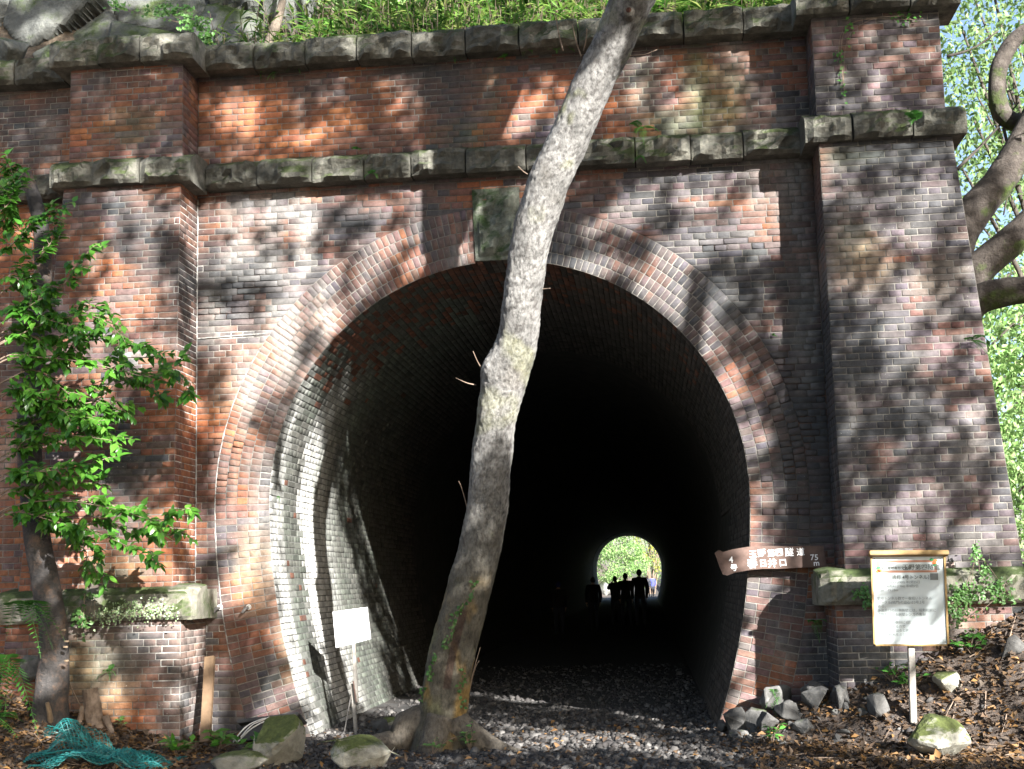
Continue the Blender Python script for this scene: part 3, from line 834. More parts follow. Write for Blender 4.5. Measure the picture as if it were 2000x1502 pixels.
# heap of angular stones by the right jamb
heap = [(1435, 1412, -.35, .13, .15, 'tall pale split stone against the right arch foot'), (1475, 1398, -.32, .15, .17, 'pale wedge stone leaning beside the tall split stone'), (1545, 1405, -.5, .14, .11, 'rounded brown stone on top of the stone heap'),
        (1590, 1345, -.42, .14, .14, 'grey wedge stone standing in the corner below the right pilaster'), (1595, 1400, -.62, .15, .10, 'flat blue grey stone in the heap by the pilaster corner'), (1530, 1360, -.3, .22, .13, 'long dark stone lying along the foot of the right jamb'),
        (1545, 1432, -.62, .16, .09, 'pale slab tipped over at the front of the stone heap'), (1500, 1440, -.65, .11, .12, 'dark pointed stone at the front of the heap'), (1640, 1415, -.75, .09, .11, 'upright white stone at the right end of the heap'),
        (1570, 1450, -.8, .10, .07, 'small pale stone in front of the tipped slab'), (1640, 1355, -.72, .11, .10, 'mossy grey stone resting against the plinth corner'), (1412, 1418, -.15, .06, .08, 'small pale stone at the very foot of the arch'), (1440, 1440, -.55, .10, .06, 'low flat stone in front of the split stone')]
for i, (px, py, Y, w, h, lab) in enumerate(heap):
    x, y, z = gp(px, py, Y)
    p = at(px, py, Y); rock('stone', lab, (x, y, min(max(z, p[2]-h*.9), z+.10)), (w*1.15, w*.95, h*1.1), 60+i, ANGROCK, 13, 2, .06, i*1.3, 'stone', 'angular stones heaped by the right jamb', .15)
for i in range(26):
    px = random.uniform(1420, 1700); Y = random.uniform(-1.05, -.35); x_ = at(px, 1400, Y)[0]; r_ = random.uniform(.03, .065)
    if x_ > 2.75 and Y > -.7: Y = -.78
    rock('rubble_stone', 'small grey rubble stone strewn among the heap by the right jamb', (x_, Y, gz(x_, Y)), (r_*1.2, r_, r_*.8), 400+i, ANGROCK, 10, 1, .05, i*.7, 'stone', 'small rubble by the right jamb', .3)
rock('stone', 'mossy dark stone half buried in the leaf bank behind the notice post', gp(1712, 1365, -.95), (.12, .11, .13), 80, ANGROCK, 12, 2, .04, .3, 'stone')
rock('stone', 'moss covered stone among fallen leaves uphill of the notice post', gp(1850, 1370, -1.0), (.16, .13, .12), 83, BOULDER, 14, 2, .04, .9, 'stone')
rock('stone', 'dark jagged stone high on the leaf bank', gp(1975, 1300, -.95), (.15, .12, .12), 84, ANGROCK, 12, 2, .04, .2, 'stone')
rock('stone', 'pale rounded stone lying between the leaning tree and the white notice', gp(770, 1402, .55), (.16, .1, .09), 86, BOULDER, 16, 2, .04, .2, 'stone')
rock('stone', 'white angular stone at the foot of the lit tunnel wall', gp(742, 1412, .35), (.11, .09, .10), 87, ANGROCK, 10, 2, .03, .8, 'stone')
rock('stone', 'grey stone wedged behind the charred trunk and ferns', gp(58, 1330, -.75), (.14, .12, .16), 88, ANGROCK, 14, 2, .04, .8, 'stone', sink=-1.2)

# rock face above the left pilaster
face = empty('rock_outcrop', (-4.6, 1.6, 6.4)); tag(face, 'grey cracked rock face with moss above the left pilaster coping', 'rock face')
def slab_face(x, z):
    q = Vector((x*1.15+.35*z, z*.8-.25*x, .5)); q += .14*Vector((nz(x, z, 0, 1.1, 3), nz(x, z, 5, 1.1, 3), 0))
    d, p = mnoise.voronoi(q)
    c = p[0]; h = math.sin(c.x*12.9+c.y*78.2)*43758.5; h -= math.floor(h); h2 = math.sin(c.x*39.3+c.y*11.1)*24634.6; h2 -= math.floor(h2)
    e = d[1]-d[0]; rel = q-c
    return .34*(h-.5)+.35*(h2-.5)*rel.x+.25*(h-.5)*rel.y+.11*math.exp(-e/.05)+.05*fbm(x, z, 0, 3., 9)
nx_, nz_ = 110, 80; V = []
for j in range(nz_+1):
    for i in range(nx_+1):
        x = -6.6+4.15*i/nx_; z = 6.3+3.4*j/nz_
        rt = float(sstep(-3.3, -2.45, x-.25*(z-6.6)))
        V.append((x, 1.05+.42*(z-6.5)+slab_face(x, z)+1.6*rt, z))
k = nx_+1
mesh('cliff', V, [(j*k+i, j*k+i+1, (j+1)*k+i+1, (j+1)*k+i) for j in range(nz_) for i in range(nx_)], ROCK, face)
i = 0
for px, py, Y, w, h, d in [(110, 108, .95, .30, .16, .2), (470, 95, 1.1, .16, .14, .2), (20, 100, .95, .3, .2, .3), (345, 100, .95, .2, .1, .2)]:
    V, F = hull(13, 120+i, w, d, h, sub=2, amp=.05); V = rotz(V, .5*math.sin(i*2.3)); V = V+at(px, py, Y)
    mesh('rock_block', V, F, ROCK, face); i += 1

# gravel, litter
def pebbles(name, pts, sizes, mat, seed):
    protos = [hull(9, seed+k, 1, .8, .62) for k in range(10)]
    protos = [(V, np.array([t for f in F for t in [(f[0], f[a], f[a+1]) for a in range(1, len(f)-1)]])) for V, F in protos]
    vs = []; fs = []; n = 0; r = np.random.default_rng(seed)
    for p, s in zip(pts, sizes):
        V, F = protos[r.integers(10)]
        q = Matrix.Rotation(r.uniform(0, 6.3), 3, 'Z') @ Matrix.Rotation(r.uniform(-.6, .6), 3, 'X') @ Matrix.Rotation(r.uniform(-.6, .6), 3, 'Y')
        vs.append((V*s)@np.array(q).T+p); fs.append(F+n); n += len(V)
    m, t, b = newmat(mat)
    g = t.nodes.new('ShaderNodeNewGeometry')
    c = ramp(t, g.outputs['Random Per Island'], [(0, (.022, .020, .020)), (.5, (.048, .045, .043)), (.85, (.078, .074, .070)), (1, (.125, .12, .113))]).outputs[0]
    t.links.new(c, b.inputs['Base Color']); b.inputs['Roughness'].default_value = .9
    bump(t, b, noi(t, 60., 4, .6, g.outputs['Position']), .4, .006)
    return mesh(name, np.vstack(vs), np.vstack(fs), m)

def scatter(n, x0, x1, y0, y1, dens=None):
    x = RNG.uniform(x0, x1, n); y = RNG.uniform(y0, y1, n)
    if dens is not None:
        k = RNG.uniform(0, 1, n) < dens(x, y); x, y = x[k], y[k]
    return x, y
def gdens(x, y):
    f = sstep(2.5, 1.2, np.abs(x-.3))*.95+.05
    f = np.where((y > -.1) & (np.abs(x) > 1.85), 0, f)
    return f*np.where(y > 2, .35, 1.)*np.where(y > 6, .3, 1)
x, y = scatter(34000, -2.9, 3.3, -3.4, 9, gdens)
pts = np.stack([x, y, ground_z(x, y)+.004], 1)
tag(pebbles('gravel', pts, np.clip(RNG.lognormal(-3.75, .5, len(pts)), .009, .08), 'gravel_mat', 200), 'grey crushed ballast gravel covering the tunnel floor', 'gravel', kind='stuff')

def litter(name, x, y, zf, mat, size, label):
    n = len(x); p = np.stack([x, y, zf(x, y)+RNG.uniform(.005, .035, n)], 1)
    d = np.stack([RNG.normal(size=n), RNG.normal(size=n), RNG.normal(0, .35, n)], 1)
    nr = np.stack([RNG.normal(0, .45, n), RNG.normal(0, .45, n)-.15, np.ones(n)], 1)
    L = RNG.uniform(.35, 1.45, n)*size
    V, F = leaves(p, d, nr, L, L*RNG.uniform(.4, .75, n), .2)
    return tag(mesh(name, V, F, mat), label, 'fallen leaves', kind='stuff')
def ldens(x, y):
    r = sstep(1.6, 2.9, x)*1.; l = sstep(-2.0, -2.9, x)
    f = np.maximum(np.maximum(r, l), .05)
    return np.where((y > -.02) & (np.abs(x) < 4.6) & (np.abs(x) > 1.85), 0, np.where((y > -.62) & (np.abs(x) > 2.84) & (np.abs(x) < 4.45), 0, f))*np.where(y > .5, .1, 1)
x, y = scatter(110000, -6, 7, -3.6, 1.5, ldens)
litter('leaf_litter', x, y, ground_z, LITTER, .055, 'brown and orange fallen leaves over the banks beside the portal')

x, y = scatter(5200, -5, 6, -3.4, 0, lambda x, y: ldens(x, y)*.7)
pts = np.stack([x, y, ground_z(x, y)+.006], 1)
tag(pebbles('bank_stones', pts, np.clip(RNG.lognormal(-3.9, .55, len(pts)), .008, .06), 'bank_stone_mat', 240), 'small stones scattered through the leaf litter on both banks', 'stones', kind='stuff')
acc = Acc()
for k in range(170):
    x = RNG.uniform(2., 5.5) if k % 3 else RNG.uniform(-5, -2.6); y = RNG.uniform(-2.6, -.7); a = RNG.uniform(0, 6.28); L = RNG.uniform(.08, .35)
    P = [np.array([x+math.cos(a)*L*t, y+math.sin(a)*L*t, gz(x+math.cos(a)*L*t, y+math.sin(a)*L*t)+.02+RNG.uniform(0, .02)]) for t in (0, .5, 1)]
    v, f = tube(P, (.005, .004, .002), 5); acc.add(v, f)
tag(acc.build('twig_litter', TWIG), 'broken twigs strewn over the leaf litter', 'twigs', kind='stuff')

# ------------------------------------------------------------------ leaning tree
def bark_tint(name, rough=.9):
    m, t, b = newmat(name); v = coords(t)
    a = N(t, 'ShaderNodeAttribute', attribute_name='tint').outputs['Color']
    mp = N(t, 'ShaderNodeMapping'); mp.inputs['Scale'].default_value = (1, 1, .55); t.links.new(v, mp.inputs[0])
    g = ramp(t, noi(t, 34., 8, .75, mp.outputs[0]), [(.28, (.25,)*3), (.5, (.95,)*3), (.75, (1.5,)*3)]).outputs[0]
    g2 = ramp(t, noi(t, 5., 5, .6, v), [(.3, (.6,)*3), (.7, (1.25,)*3)]).outputs[0]
    c = mixc(t, 1., mixc(t, 1., a, g, 'MULTIPLY'), g2, 'MULTIPLY')
    t.links.new(c, b.inputs['Base Color']); b.inputs['Roughness'].default_value = rough
    bump(t, b, noi(t, 42., 10, .78, mp.outputs[0]), 1., .03)
    return m
BARK = bark_tint('grey_bark_mat')

ltree = empty('leaning_tree', tuple(at(858, 1450, -.85)*np.array([1, 1, 0])))
tag(ltree, 'pale rough barked tree leaning to the right in front of the tunnel mouth', 'tree')
TP = [(852, 1500, -.85, 66), (857, 1455, -.85, 62), (866, 1390, -.86, 54), (880, 1290, -.88, 50), (905, 1190, -.9, 48.5), (935, 1080, -.93, 46), (953, 980, -.97, 44), (962, 880, -1.02, 44), (975, 790, -1.07, 45),
      (992, 720, -1.12, 49), (1012, 650, -1.16, 45), (1022, 570, -1.2, 43.5), (1035, 480, -1.25, 44), (1066, 370, -1.32, 46), (1108, 280, -1.38, 46), (1150, 180, -1.45, 45), (1195, 90, -1.5, 45), (1240, -10, -1.57, 48), (1290, -120, -1.65, 46), (1330, -240, -1.7, 42)]
def trunk_y(py):
    z = max(0., (1450-py)/213.); return -.93-.35*.35*math.log1p(math.exp((z-1.75)/.35))
TP = [(a, b, trunk_y(b), r) for a, b, c, r in TP]   # it leans towards the clearing
path = np.array([at(a, b, c) for a, b, c, r in TP]); rad = np.array([r*(11.36+c)/FPX*.90 for a, b, c, r in TP])

ps = spline(np.hstack([path, rad[:, None]]), 420)
V, F = tube(ps[:, :3], ps[:, 3], 110, .11, 3., True, 4.)
tp = ps[:, :3]
axis_ = np.repeat(ps[:, :3], 110, 0); out_ = V-axis_; out_ /= np.linalg.norm(out_, axis=1)[:, None]
KN = at(945, 722, trunk_y(722)); V = V+out_*np.array([.034*math.exp(-((v[2]-KN[2])/.11)**2-((v[0]-KN[0])/.13)**2)+.03*math.exp(-((v[2]-4.2)/.2)**2)*max(0, nz(v[0], v[1], v[2], 5., 3))+  .0055*mnoise.noise(Vector((v[0]*38, v[1]*38, v[2]*24)))+.0045*mnoise.noise(Vector((v[0]*80, v[1]*80, v[2]*60)))-.008*max(0, mnoise.noise(Vector((v[0]*9, v[1]*9, v[2]*30)))-.25) for v in V])[:, None]
cols = []
for v in V:
    z = v[2]; f = fbm(v[0], v[1], v[2], 2.2, 5); k = fbm(v[0], v[1], v[2]*.6, 4.5, 11)
    c = np.array((.235, .23, .218))*(1+.45*f)
    d_ = fbm(v[0]*1.3, v[1]*1.3, v[2], 26., 77, 3); e = max(0., min(.6, (d_-.05)*4)); c = c*(1-e)+np.array((.06, .052, .048))*e
    d_ = fbm(v[0]*1., v[1], v[2]*.7, 2.6, 91, 3); e = max(0., min(.45, (d_-.1)*3)); c = c*(1-e)+np.array((.13, .118, .10))*e
    low = float(sstep(2.6, .9, z))
    c = c*(1-low)+np.array((.105, .095, .072))*low
    if z < 1.5 and k > .02: e = min(1, (k-.02)*5)*float(sstep(1.6, .9, z)); c = c*(1-e)+np.array((.22, .145, .05))*e
    if z < 1.15 and abs(v[0]-np.interp(z, tp[:, 2], tp[:, 0])-.03) < .035 and v[1] < np.interp(z, tp[:, 2], tp[:, 1]) and z > .5: c = c*.35+np.array((.03, .012, .008))
    g = fbm(v[0], v[1], v[2], 3., 21); zz = math.exp(-((z-4.9)/.35)**2)+.8*math.exp(-((z-6.6)/.5)**2)+.25
    if g > .1: e = min(1, (g-.1)*5)*min(1, zz); c = c*(1-e)+np.array((.20, .21, .06))*e
    cols.append(c)
# knob swelling and finer relief
mesh('trunk', V, F, BARK, ltree, True, np.array(cols))
def cen(z): return np.array([np.interp(z, tp[:, 2], tp[:, 0]), np.interp(z, tp[:, 2], tp[:, 1]), z])
for pts, r in (([cen(.25), at(790, 1415, -.95), at(730, 1442, -1.05), at(660, 1462, -1.15)], (.17, .12, .085, .03)), ([cen(.2)+np.array([.1, -.05, 0]), at(950, 1452, -1.0), at(1000, 1470, -1.1), at(1060, 1478, -1.05)], (.15, .085, .05, .015)),
               ([cen(.25)+np.array([0, -.1, 0]), at(840, 1468, -1.15), at(835, 1490, -1.35)], (.15, .1, .03)), ([cen(.25)+np.array([.05, .1, 0]), (-.35, -.45, .02), (-.1, -.2, -.05)], (.15, .09, .03))):
    P = spline(pts, 14); R = np.interp(np.linspace(0, 1, 14), np.linspace(0, 1, len(r)), r)
    P[:, 2] = np.where(np.arange(14) > 4, np.minimum(P[:, 2], R*.35+.02), P[:, 2])
    v, f = tube(P, R, 14, .2, 7.); mesh('root', v, f, BARK, ltree, True, np.broadcast_to((.12, .105, .085), (len(v), 3)))
# cut branch stub with its scar
c0 = at(1228, 22, trunk_y(22)-.15); v, f = tube([c0+np.array([0, .16, 0]), c0+np.array([0, .05, 0]), c0, c0+np.array([0, -.02, 0])], (.07, .055, .044, .034), 14, .15)
mesh('branch_stub', v, f, BARK, ltree, True, np.broadcast_to((.17, .155, .13), (len(v), 3)))
v, f = tube([c0+np.array([0, -.015, 0]), c0+np.array([0, -.028, 0])], (.022, .018), 10, .2); mesh('scar', v, f, BARK, ltree, False, np.broadcast_to((.12, .05, .03), (len(v), 3)))
for tw in ([(942, 722, -1.2), (932, 705, -1.3), (924, 686, -1.35)], [(930, 752, -1.2), (912, 748, -1.3), (890, 738, -1.35)], [(1215, 112, -1.6), (1240, 108, -1.65), (1262, 106, -1.7), (1283, 97, -1.75)], [(1135, 110, -1.55), (1125, 80, -1.6), (1118, 48, -1.65)], [(1140, 100, -1.6), (1145, 75, -1.65), (1146, 55, -1.7)],
           [(916, 1355, -1.0), (925, 1310, -1.05), (938, 1265, -1.1)], [(918, 1340, -1.0), (928, 1305, -1.1), (936, 1290, -1.12)], [(920, 1020, -.98), (904, 960, -1.05), (896, 940, -1.05)], [(1030, 340, -1.45), (1022, 335, -1.5), (1012, 325, -1.55)], [(1058, 565, -1.2), (1075, 563, -1.25)], [(1100, 100, -1.5), (1090, 60, -1.55), (1085, 20, -1.6)]):
    P = spline([at(q[0], q[1], trunk_y(tw[0][1])-.06*i_) for i_, q in enumerate(tw)], 8); v, f = tube(P, np.linspace(.006, .0025, 8), 6); mesh('twig', v, f, TWIG, ltree, True)
def small_leaves(pts, size, up=(0, -.6, .5), spread=.03):
    n = len(pts); p = np.array(pts)+RNG.normal(0, spread, (n, 3)); d = rvec(n)*np.array([1, .5, .8])+np.array([0, -.2, -.2]); nr = rvec(n)*.5+np.array(up)
    L = RNG.uniform(.7, 1.3, n)*size; return leaves(p, d, nr, L, L*.75)
pts = []
for (x0, y0), (x1, y1), m in (((928, 1135), (866, 1265), 60), ((850, 1280), (838, 1330), 24), ((826, 1345), (818, 1370), 12), ((903, 1310), (900, 1380), 22)):
    for t in np.linspace(0, 1, m):
        px, py = x0+(x1-x0)*t+4*math.sin(t*9), y0+(y1-y0)*t; q = at(px, py, trunk_y(py)-.15); k = cen(q[2]); r = np.interp(q[2], tp[:, 2], ps[:, 3])
        dx = np.clip(q[0]-k[0], -r*.97, r*.97); pts.append((k[0]+dx, k[1]-math.sqrt(max(0, r*r-dx*dx))-.012, q[2]))
iv = empty('trunk_creeper', tuple(cen(.6))); tag(iv, 'thin green creeper climbing the lower trunk of the leaning tree', 'creeper')
V, F = small_leaves(pts, .035, (0, -1, .4), .008); tag(mesh('foliage', V, F, IVY, iv), kind='stuff')
v, f = tube(spline([p for p in pts[:60:6]], 30), .003, 5); mesh('stem', v, f, TWIG, iv)

# upper limbs and crown of the leaning tree (above the frame)
def crown(parent, centres, nl, size, mat, name='crown', flat=.8, wr=.5):
    C = np.array([c[:3] for c in centres]); R = np.array([c[3] for c in centres])
    w = R**2; w = w/w.sum(); idx = RNG.choice(len(C), nl, p=w)
    d = rvec(nl); rr = RNG.uniform(.35, 1.05, nl)**.5
    # clumpy: pull leaves towards random sub-centres
    p = C[idx]+d*(R[idx]*rr)[:, None]*np.array([1, 1, flat])
    nsub = max(20, nl//22); sub = p[RNG.integers(0, nl, nsub)]
    q = sub[RNG.integers(0, nsub, nl)]+RNG.normal(0, 1, (nl, 3))*(R.mean()*.16)
    p = np.where(RNG.uniform(size=nl)[:, None] < .8, q, p)
    dirs = rvec(nl)+np.array([0, 0, -.5]); nr = rvec(nl)*.8+np.array([0, 0, 1.])
    L = RNG.uniform(.65, 1.3, nl)*size
    V, F = leaves(p, dirs, nr, L, L*wr)
    return tag(mesh(name, V, F, mat, parent), kind='stuff')

def limbs(parent, start, r0, centres, mat=None, n=10, cols=(.1, .09, .075)):
    for c in centres:
        c = np.array(c[:3]); m = (np.array(start)+c)/2+RNG.normal(0, .25, 3)+np.array([0, 0, .2])
        P = spline([start, m, c], n); v, f = tube(P, np.linspace(r0, .02, n), 8, .1)
        mesh('limb', v, f, mat or BARK, parent, True, np.broadcast_to(cols, (len(v), 3)))
top = ps[-1, :3]
cc = [(1.8, -4.6, 13.6, 1.4), (3.6, -5.2, 14.2, 1.5), (2.6, -3.5, 15.2, 1.5), (4.2, -3.8, 13.8, 1.3)]
limbs(ltree, top, .17, cc); crown(ltree, cc, 2600, .13, LEAF_TREE)

# ------------------------------------------------------------------ unseen trees on the sun side, crowns shaped to cast the dapples
LIT = ells([(240, 165, 110, 22, .9, -.4), (470, 225, 60, 26, .85, 0), (555, 215, 70, 20, .8, 0), (600, 265, 70, 20, .85, 0), (520, 295, 60, 14, .8, 0), (655, 155, 30, 14, .8, 0), (850, 150, 35, 18, .8, 0), (1010, 185, 70, 18, .8, 0), (1240, 140, 40, 60, .6, 0), (1340, 190, 60, 45, .6, 0),
    (1440, 220, 80, 20, .5, 0), (1750, 90, 80, 60, .8, -.4), (1690, 170, 80, 35, .8, -.4), (1800, 110, 40, 50, .9, -.4), (580, 330, 120, 28, .75, -.15), (860, 310, 90, 24, .7, -.15), (1200, 290, 120, 22, .7, -.15), (1450, 280, 90, 25, .6, -.15), (230, 340, 140, 20, .4, -.5), (1650, 240, 60, 18, .8, -.6),
    (470, 420, 90, 30, .9, 0), (590, 430, 70, 60, .9, 0), (440, 500, 70, 40, .9, 0), (600, 540, 90, 60, .9, 0), (740, 400, 80, 24, .85, 0), (330, 440, 60, 80, .8, -.5), (180, 470, 60, 90, .8, -.5), (340, 600, 30, 140, .6, -.5), (200, 600, 80, 60, .6, -.5), (270, 690, 60, 60, .6, -.5),
    (430, 640, 70, 60, .95, 0), (560, 630, 70, 80, .95, 0), (500, 740, 70, 80, .9, 0), (460, 880, 60, 130, .85, 0), (510, 1020, 70, 160, 1., 0), (470, 1150, 60, 80, .9, 0), (740, 480, 60, 50, .9, 0), (850, 470, 40, 30, .8, 0), (690, 560, 50, 40, .7, 0), (640, 620, 40, 50, .8, 0),
    (620, 900, 60, 190, 1., 0), (640, 1060, 60, 120, 1., 0), (640, 1250, 70, 140, 1., 0), (720, 1320, 90, 110, 1., 0), (560, 1250, 40, 60, .6, 0),
    (1180, 435, 70, 28, .8, 0), (1300, 400, 110, 30, .9, 0), (1370, 470, 120, 40, .9, 0), (1150, 520, 70, 40, .9, 0), (1290, 560, 70, 60, 1., 0), (1370, 650, 50, 70, .95, 0), (1420, 760, 50, 60, .9, 0), (1500, 440, 70, 80, .85, 0), (1510, 640, 40, 60, .8, 0), (1400, 340, 120, 22, .6, 0), (1460, 860, 40, 60, .7, 0),
    (1490, 960, 30, 40, .5, 0), (1460, 1110, 60, 90, .8, 0), (1490, 1210, 26, 70, .7, 0), (1700, 380, 90, 40, .5, -.5), (1800, 470, 90, 40, .9, -.5), (1690, 520, 60, 60, .85, -.5), (1720, 660, 80, 50, .85, -.5), (1850, 640, 70, 60, .8, -.5), (1760, 760, 100, 40, .85, -.5), (1880, 780, 60, 60, .9, -.5),
    (1860, 900, 70, 50, .85, -.5), (1900, 1000, 50, 50, .8, -.5), (1700, 1030, 70, 40, .95, -.5), (1760, 1070, 140, 25, .8, -.5), (1680, 1200, 60, 90, .95, -.7), (1780, 1170, 130, 120, 1., -1.1), (240, 1200, 140, 40, .95, -.7), (260, 1300, 110, 80, .9, -.65), (360, 1330, 30, 120, .7, -.3),
    (130, 780, 160, 120, .8, -1.5), (230, 1020, 130, 60, .8, -1.5), (100, 560, 80, 110, .7, -1.5), (410, 1370, 40, 90, .8, -.4), (160, 1470, 150, 50, .8, -1.3),
    (1200, 1450, 350, 34, .9, 0), (1500, 1490, 300, 30, .9, 0), (1800, 1400, 200, 80, .75, -1), (1450, 1420, 120, 40, .8, -.4), (600, 1490, 160, 50, .7, -1.8)])
LIT += [(2.5, .55, .55, .5, 1.), (.6, -.45, 1.6, .24, .95), (2.7, -.55, 1.2, .5, .75), (1.9, -.9, 1.6, .3, .7), (-3.9, 2.6, .7, 1.6, .8), (-4.0, 1., .6, .6, .8), (-.5, 2.5, 1.25, 1.15, 1.), (-1.5, 1.3, .6, .9, 1.), (-1.0, 3.3, .9, .5, 1.), (.2, 1.5, .8, .6, .8)]
# the sunlit part of the leaning trunk and the hill top
for z in np.arange(2.6, 7.6, .25):
    c = cen(z); t = -c[1]/SD[1]; q = c+SD*t; LIT.append((q[0], q[2], .30, .30, 1.))
DARK = ells([(230, 930, 110, 130, .9, -.5), (800, 240, 100, 60, .8, 0), (1130, 230, 60, 60, .6, 0), (1560, 700, 60, 300, .6, 0), (250, 250, 90, 40, .8, -.4), (860, 600, 140, 60, .8, 0), (1560, 1300, 60, 60, .7, 0)])
for z in np.arange(.1, 2.2, .25):
    c = cen(z); t = -c[1]/SD[1]; q = c+SD*t; DARK.append((q[0], q[2], .28, .2, .9))
def lit_at(x, z):
    m = 0.
    n = fbm(x*1.0+z*.5, z*1.5-x*.5, 0, 2.3, 31, 4)*1.15
    for a, b, c, d, s in LIT:
        q = ((x-a)/c)**2+((z-b)/d)**2
        if q < 2.: m = max(m, s*max(0., min(1., 1.6-q+.9*n)))
    m = max(m, .9*max(0, min(1, (n-.12)*5)))
    if z > 6.75: m = max(m, .75 if x > -1.9 else .75*max(0, min(1, .3+2.2*n)))
    if x < -4.6 and z < 6.7: m = max(m, .35)
    for a, b, c, d, s in DARK:
        q = ((x-a)/c)**2+((z-b)/d)**2
        if q < 1.6: m *= 1-s*max(0., min(1., 1.5-q))
    hf = fbm(x+.4*z, z*1.3-.3*x, 0, 5.0, 61, 3)
    if x > 2.85 and z > .8: m = .38*m+.34+1.55*hf
    else: m += hf*(.95 if z > 5.4 else .75)*(1 if m > .05 else .5)
    if 5.5 < z < 6.7 and x < 2.9: m *= .85
    return float(sstep(.33, .72, m))
cand = 90000
X = RNG.uniform(-6.8, 6.6, cand); Z = RNG.uniform(-2.4, 9.2, cand); T = np.where((X > 2.2) | ((Z > 5.3) & (X > -1)), RNG.uniform(9., 15., cand), RNG.uniform(7.5, 19., cand))
keep = np.array([RNG.uniform() < .98*(1-lit_at(a, b))**1.4 for a, b in zip(X, Z)])  # leaves dropped where the wall should be sunlit, so the crowns cast the dapples
X, Z, T = X[keep], Z[keep], T[keep]
Pc = np.stack([X, np.zeros_like(X), Z], 1)-SD[None]*T[:, None]
rel = Pc-CAM; dz = rel@FW; u_ = CX+FPX*(rel@RT)/np.where(dz > .05, dz, 1e9); v_ = CY-FPX*(rel@UP)/np.where(dz > .05, dz, 1e9)
seen = (dz > -.3) & (u_ > -300) & (u_ < PW+420) & (v_ > -500) & (v_ < PH+300) & ((dz > .05) | (np.linalg.norm(rel, axis=1) < 3.5))
far_t = RNG.uniform(17, 20.5, len(T)); T = np.where(seen, far_t, T)
Pc = np.stack([X, np.zeros_like(X), Z], 1)-SD[None]*T[:, None]
near = Pc[:, 1] > -10.6
for k, (sel, lab, bx_, by_, hh) in enumerate((((~near) & (Pc[:, 0] < 8.3), 'unseen broadleaf tree behind the viewpoint, crown shaped to cast the dapples', 7.4, -14.6, 9.), ((~near) & (Pc[:, 0] >= 8.3), 'second unseen broadleaf tree behind the viewpoint, crown shaped to cast the dapples', 11.6, -15.4, 9.),
        (near, 'unseen tree on the river bank, crown shaped for the sharper dapples on the portal', 6.6, -7.6, 8.))):
    p = Pc[sel]; n = len(p); base = np.array([bx_, by_, 0.]); base[2] = gz(base[0], base[1])-.1
    t = empty('shade_tree', tuple(base)); tag(t, lab, 'tree', 'unseen trees shaped to shade the portal')
    d = rvec(n); nr = -SD[None]+rvec(n)*.55
    L = RNG.uniform(.7, 1.25, n)*(.165 if k < 2 else .12)
    V, F = leaves(p, d, nr, L, L*.62); tag(mesh('crown', V, F, LEAF_SHADE, t), kind='stuff')
    P = spline([base, base+np.array([.2, .1, hh/3]), base+np.array([.1, .3, hh*.67]), base+np.array([.4, .5, hh])], 14)
    v, f = tube(P, np.linspace(.2, .09, 14), 12, .1); mesh('trunk', v, f, BARK, t, True, np.broadcast_to((.12, .1, .08), (len(v), 3)))
    for j in range(9):
        q = p[RNG.integers(n)]; i0 = RNG.integers(4, 13)
        if k == 2: q = P[i0]+np.array([RNG.uniform(.3, 1.6), RNG.uniform(-1.4, .6), RNG.uniform(.6, 1.6)])
        P2 = spline([P[i0], (P[i0]+q)/2+np.array([0, 0, .3]), q], 8); v, f = tube(P2, np.linspace(.06, .012, 8), 6); mesh('limb', v, f, BARK, t, True, np.broadcast_to((.12, .1, .08), (len(v), 3)))

# ------------------------------------------------------------------ charred trunk, stump
CHAR = mat_moss('charred_bark_mat', [(.3, (.018, .018, .019)), (.52, (.05, .046, .044)), (.68, (.13, .085, .06)), (.8, (.24, .13, .07))], (.10, .12, .03), 3.5, .22, .1, 5.5, 30., 1., .03)
ct = empty('charred_trunk', tuple(at(98, 1440, -1.15))); tag(ct, 'dark charred twisted tree trunk with shelf fungi at the left of the portal', 'tree')
P = [(96, 1470, -1.15, 40), (97, 1400, -1.15, 36), (104, 1320, -1.15, 31), (104, 1230, -1.15, 28), (92, 1150, -1.15, 27), (76, 1070, -1.13, 26), (64, 980, -1.1, 25), (58, 880, -1.1, 24), (62, 760, -1.05, 22), (74, 640, -1.0, 20), (84, 540, -.95, 19), (78, 430, -.95, 16), (50, 340, -.95, 13)]
q = spline(np.array([list(at(a, b, c))+[r*(11.36+c)/FPX] for a, b, c, r in P]), 70)
v, f = tube(q[:, :3], q[:, 3], 22, .22, 13., True, 3.5); mesh('trunk', v, f, CHAR, ct, True)
FUNG = mat_simple('fungus_mat', [(.3, (.13, .09, .055)), (.7, (.24, .18, .12))], 12., .7, 60, .2)
for px, py in ((126, 1230), (131, 1252), (129, 1263), (131, 1290)):
    c = at(px, py, -1.3); a = [c+np.array([.020*math.cos(t), -.01-.018*math.sin(t), .0]) for t in np.linspace(-.6, math.pi+.6, 9)]
    V = [tuple(p+np.array([0, 0, .006])) for p in a]+[tuple(p*1.0-np.array([0, 0, .008])) for p in a]; n = 9
    mesh('shelf_fungus', V, [tuple(range(n)), tuple(range(n, 2*n))[::-1]]+[(i, (i+1) % n, n+(i+1) % n, n+i) for i in range(n)], FUNG, ct)
v, f = tube(spline([at(100, 1425, -1.2), at(97, 1395, -1.32), at(92, 1372, -1.36)], 8), np.linspace(.03, .015, 8), 8, .3); mesh('broken_branch', v, f, FUNG, ct, True)
st = empty('tree_stump', tuple(at(190, 1425, -.95))); tag(st, 'short split grey stump between the charred trunk and the brick plinth', 'stump')
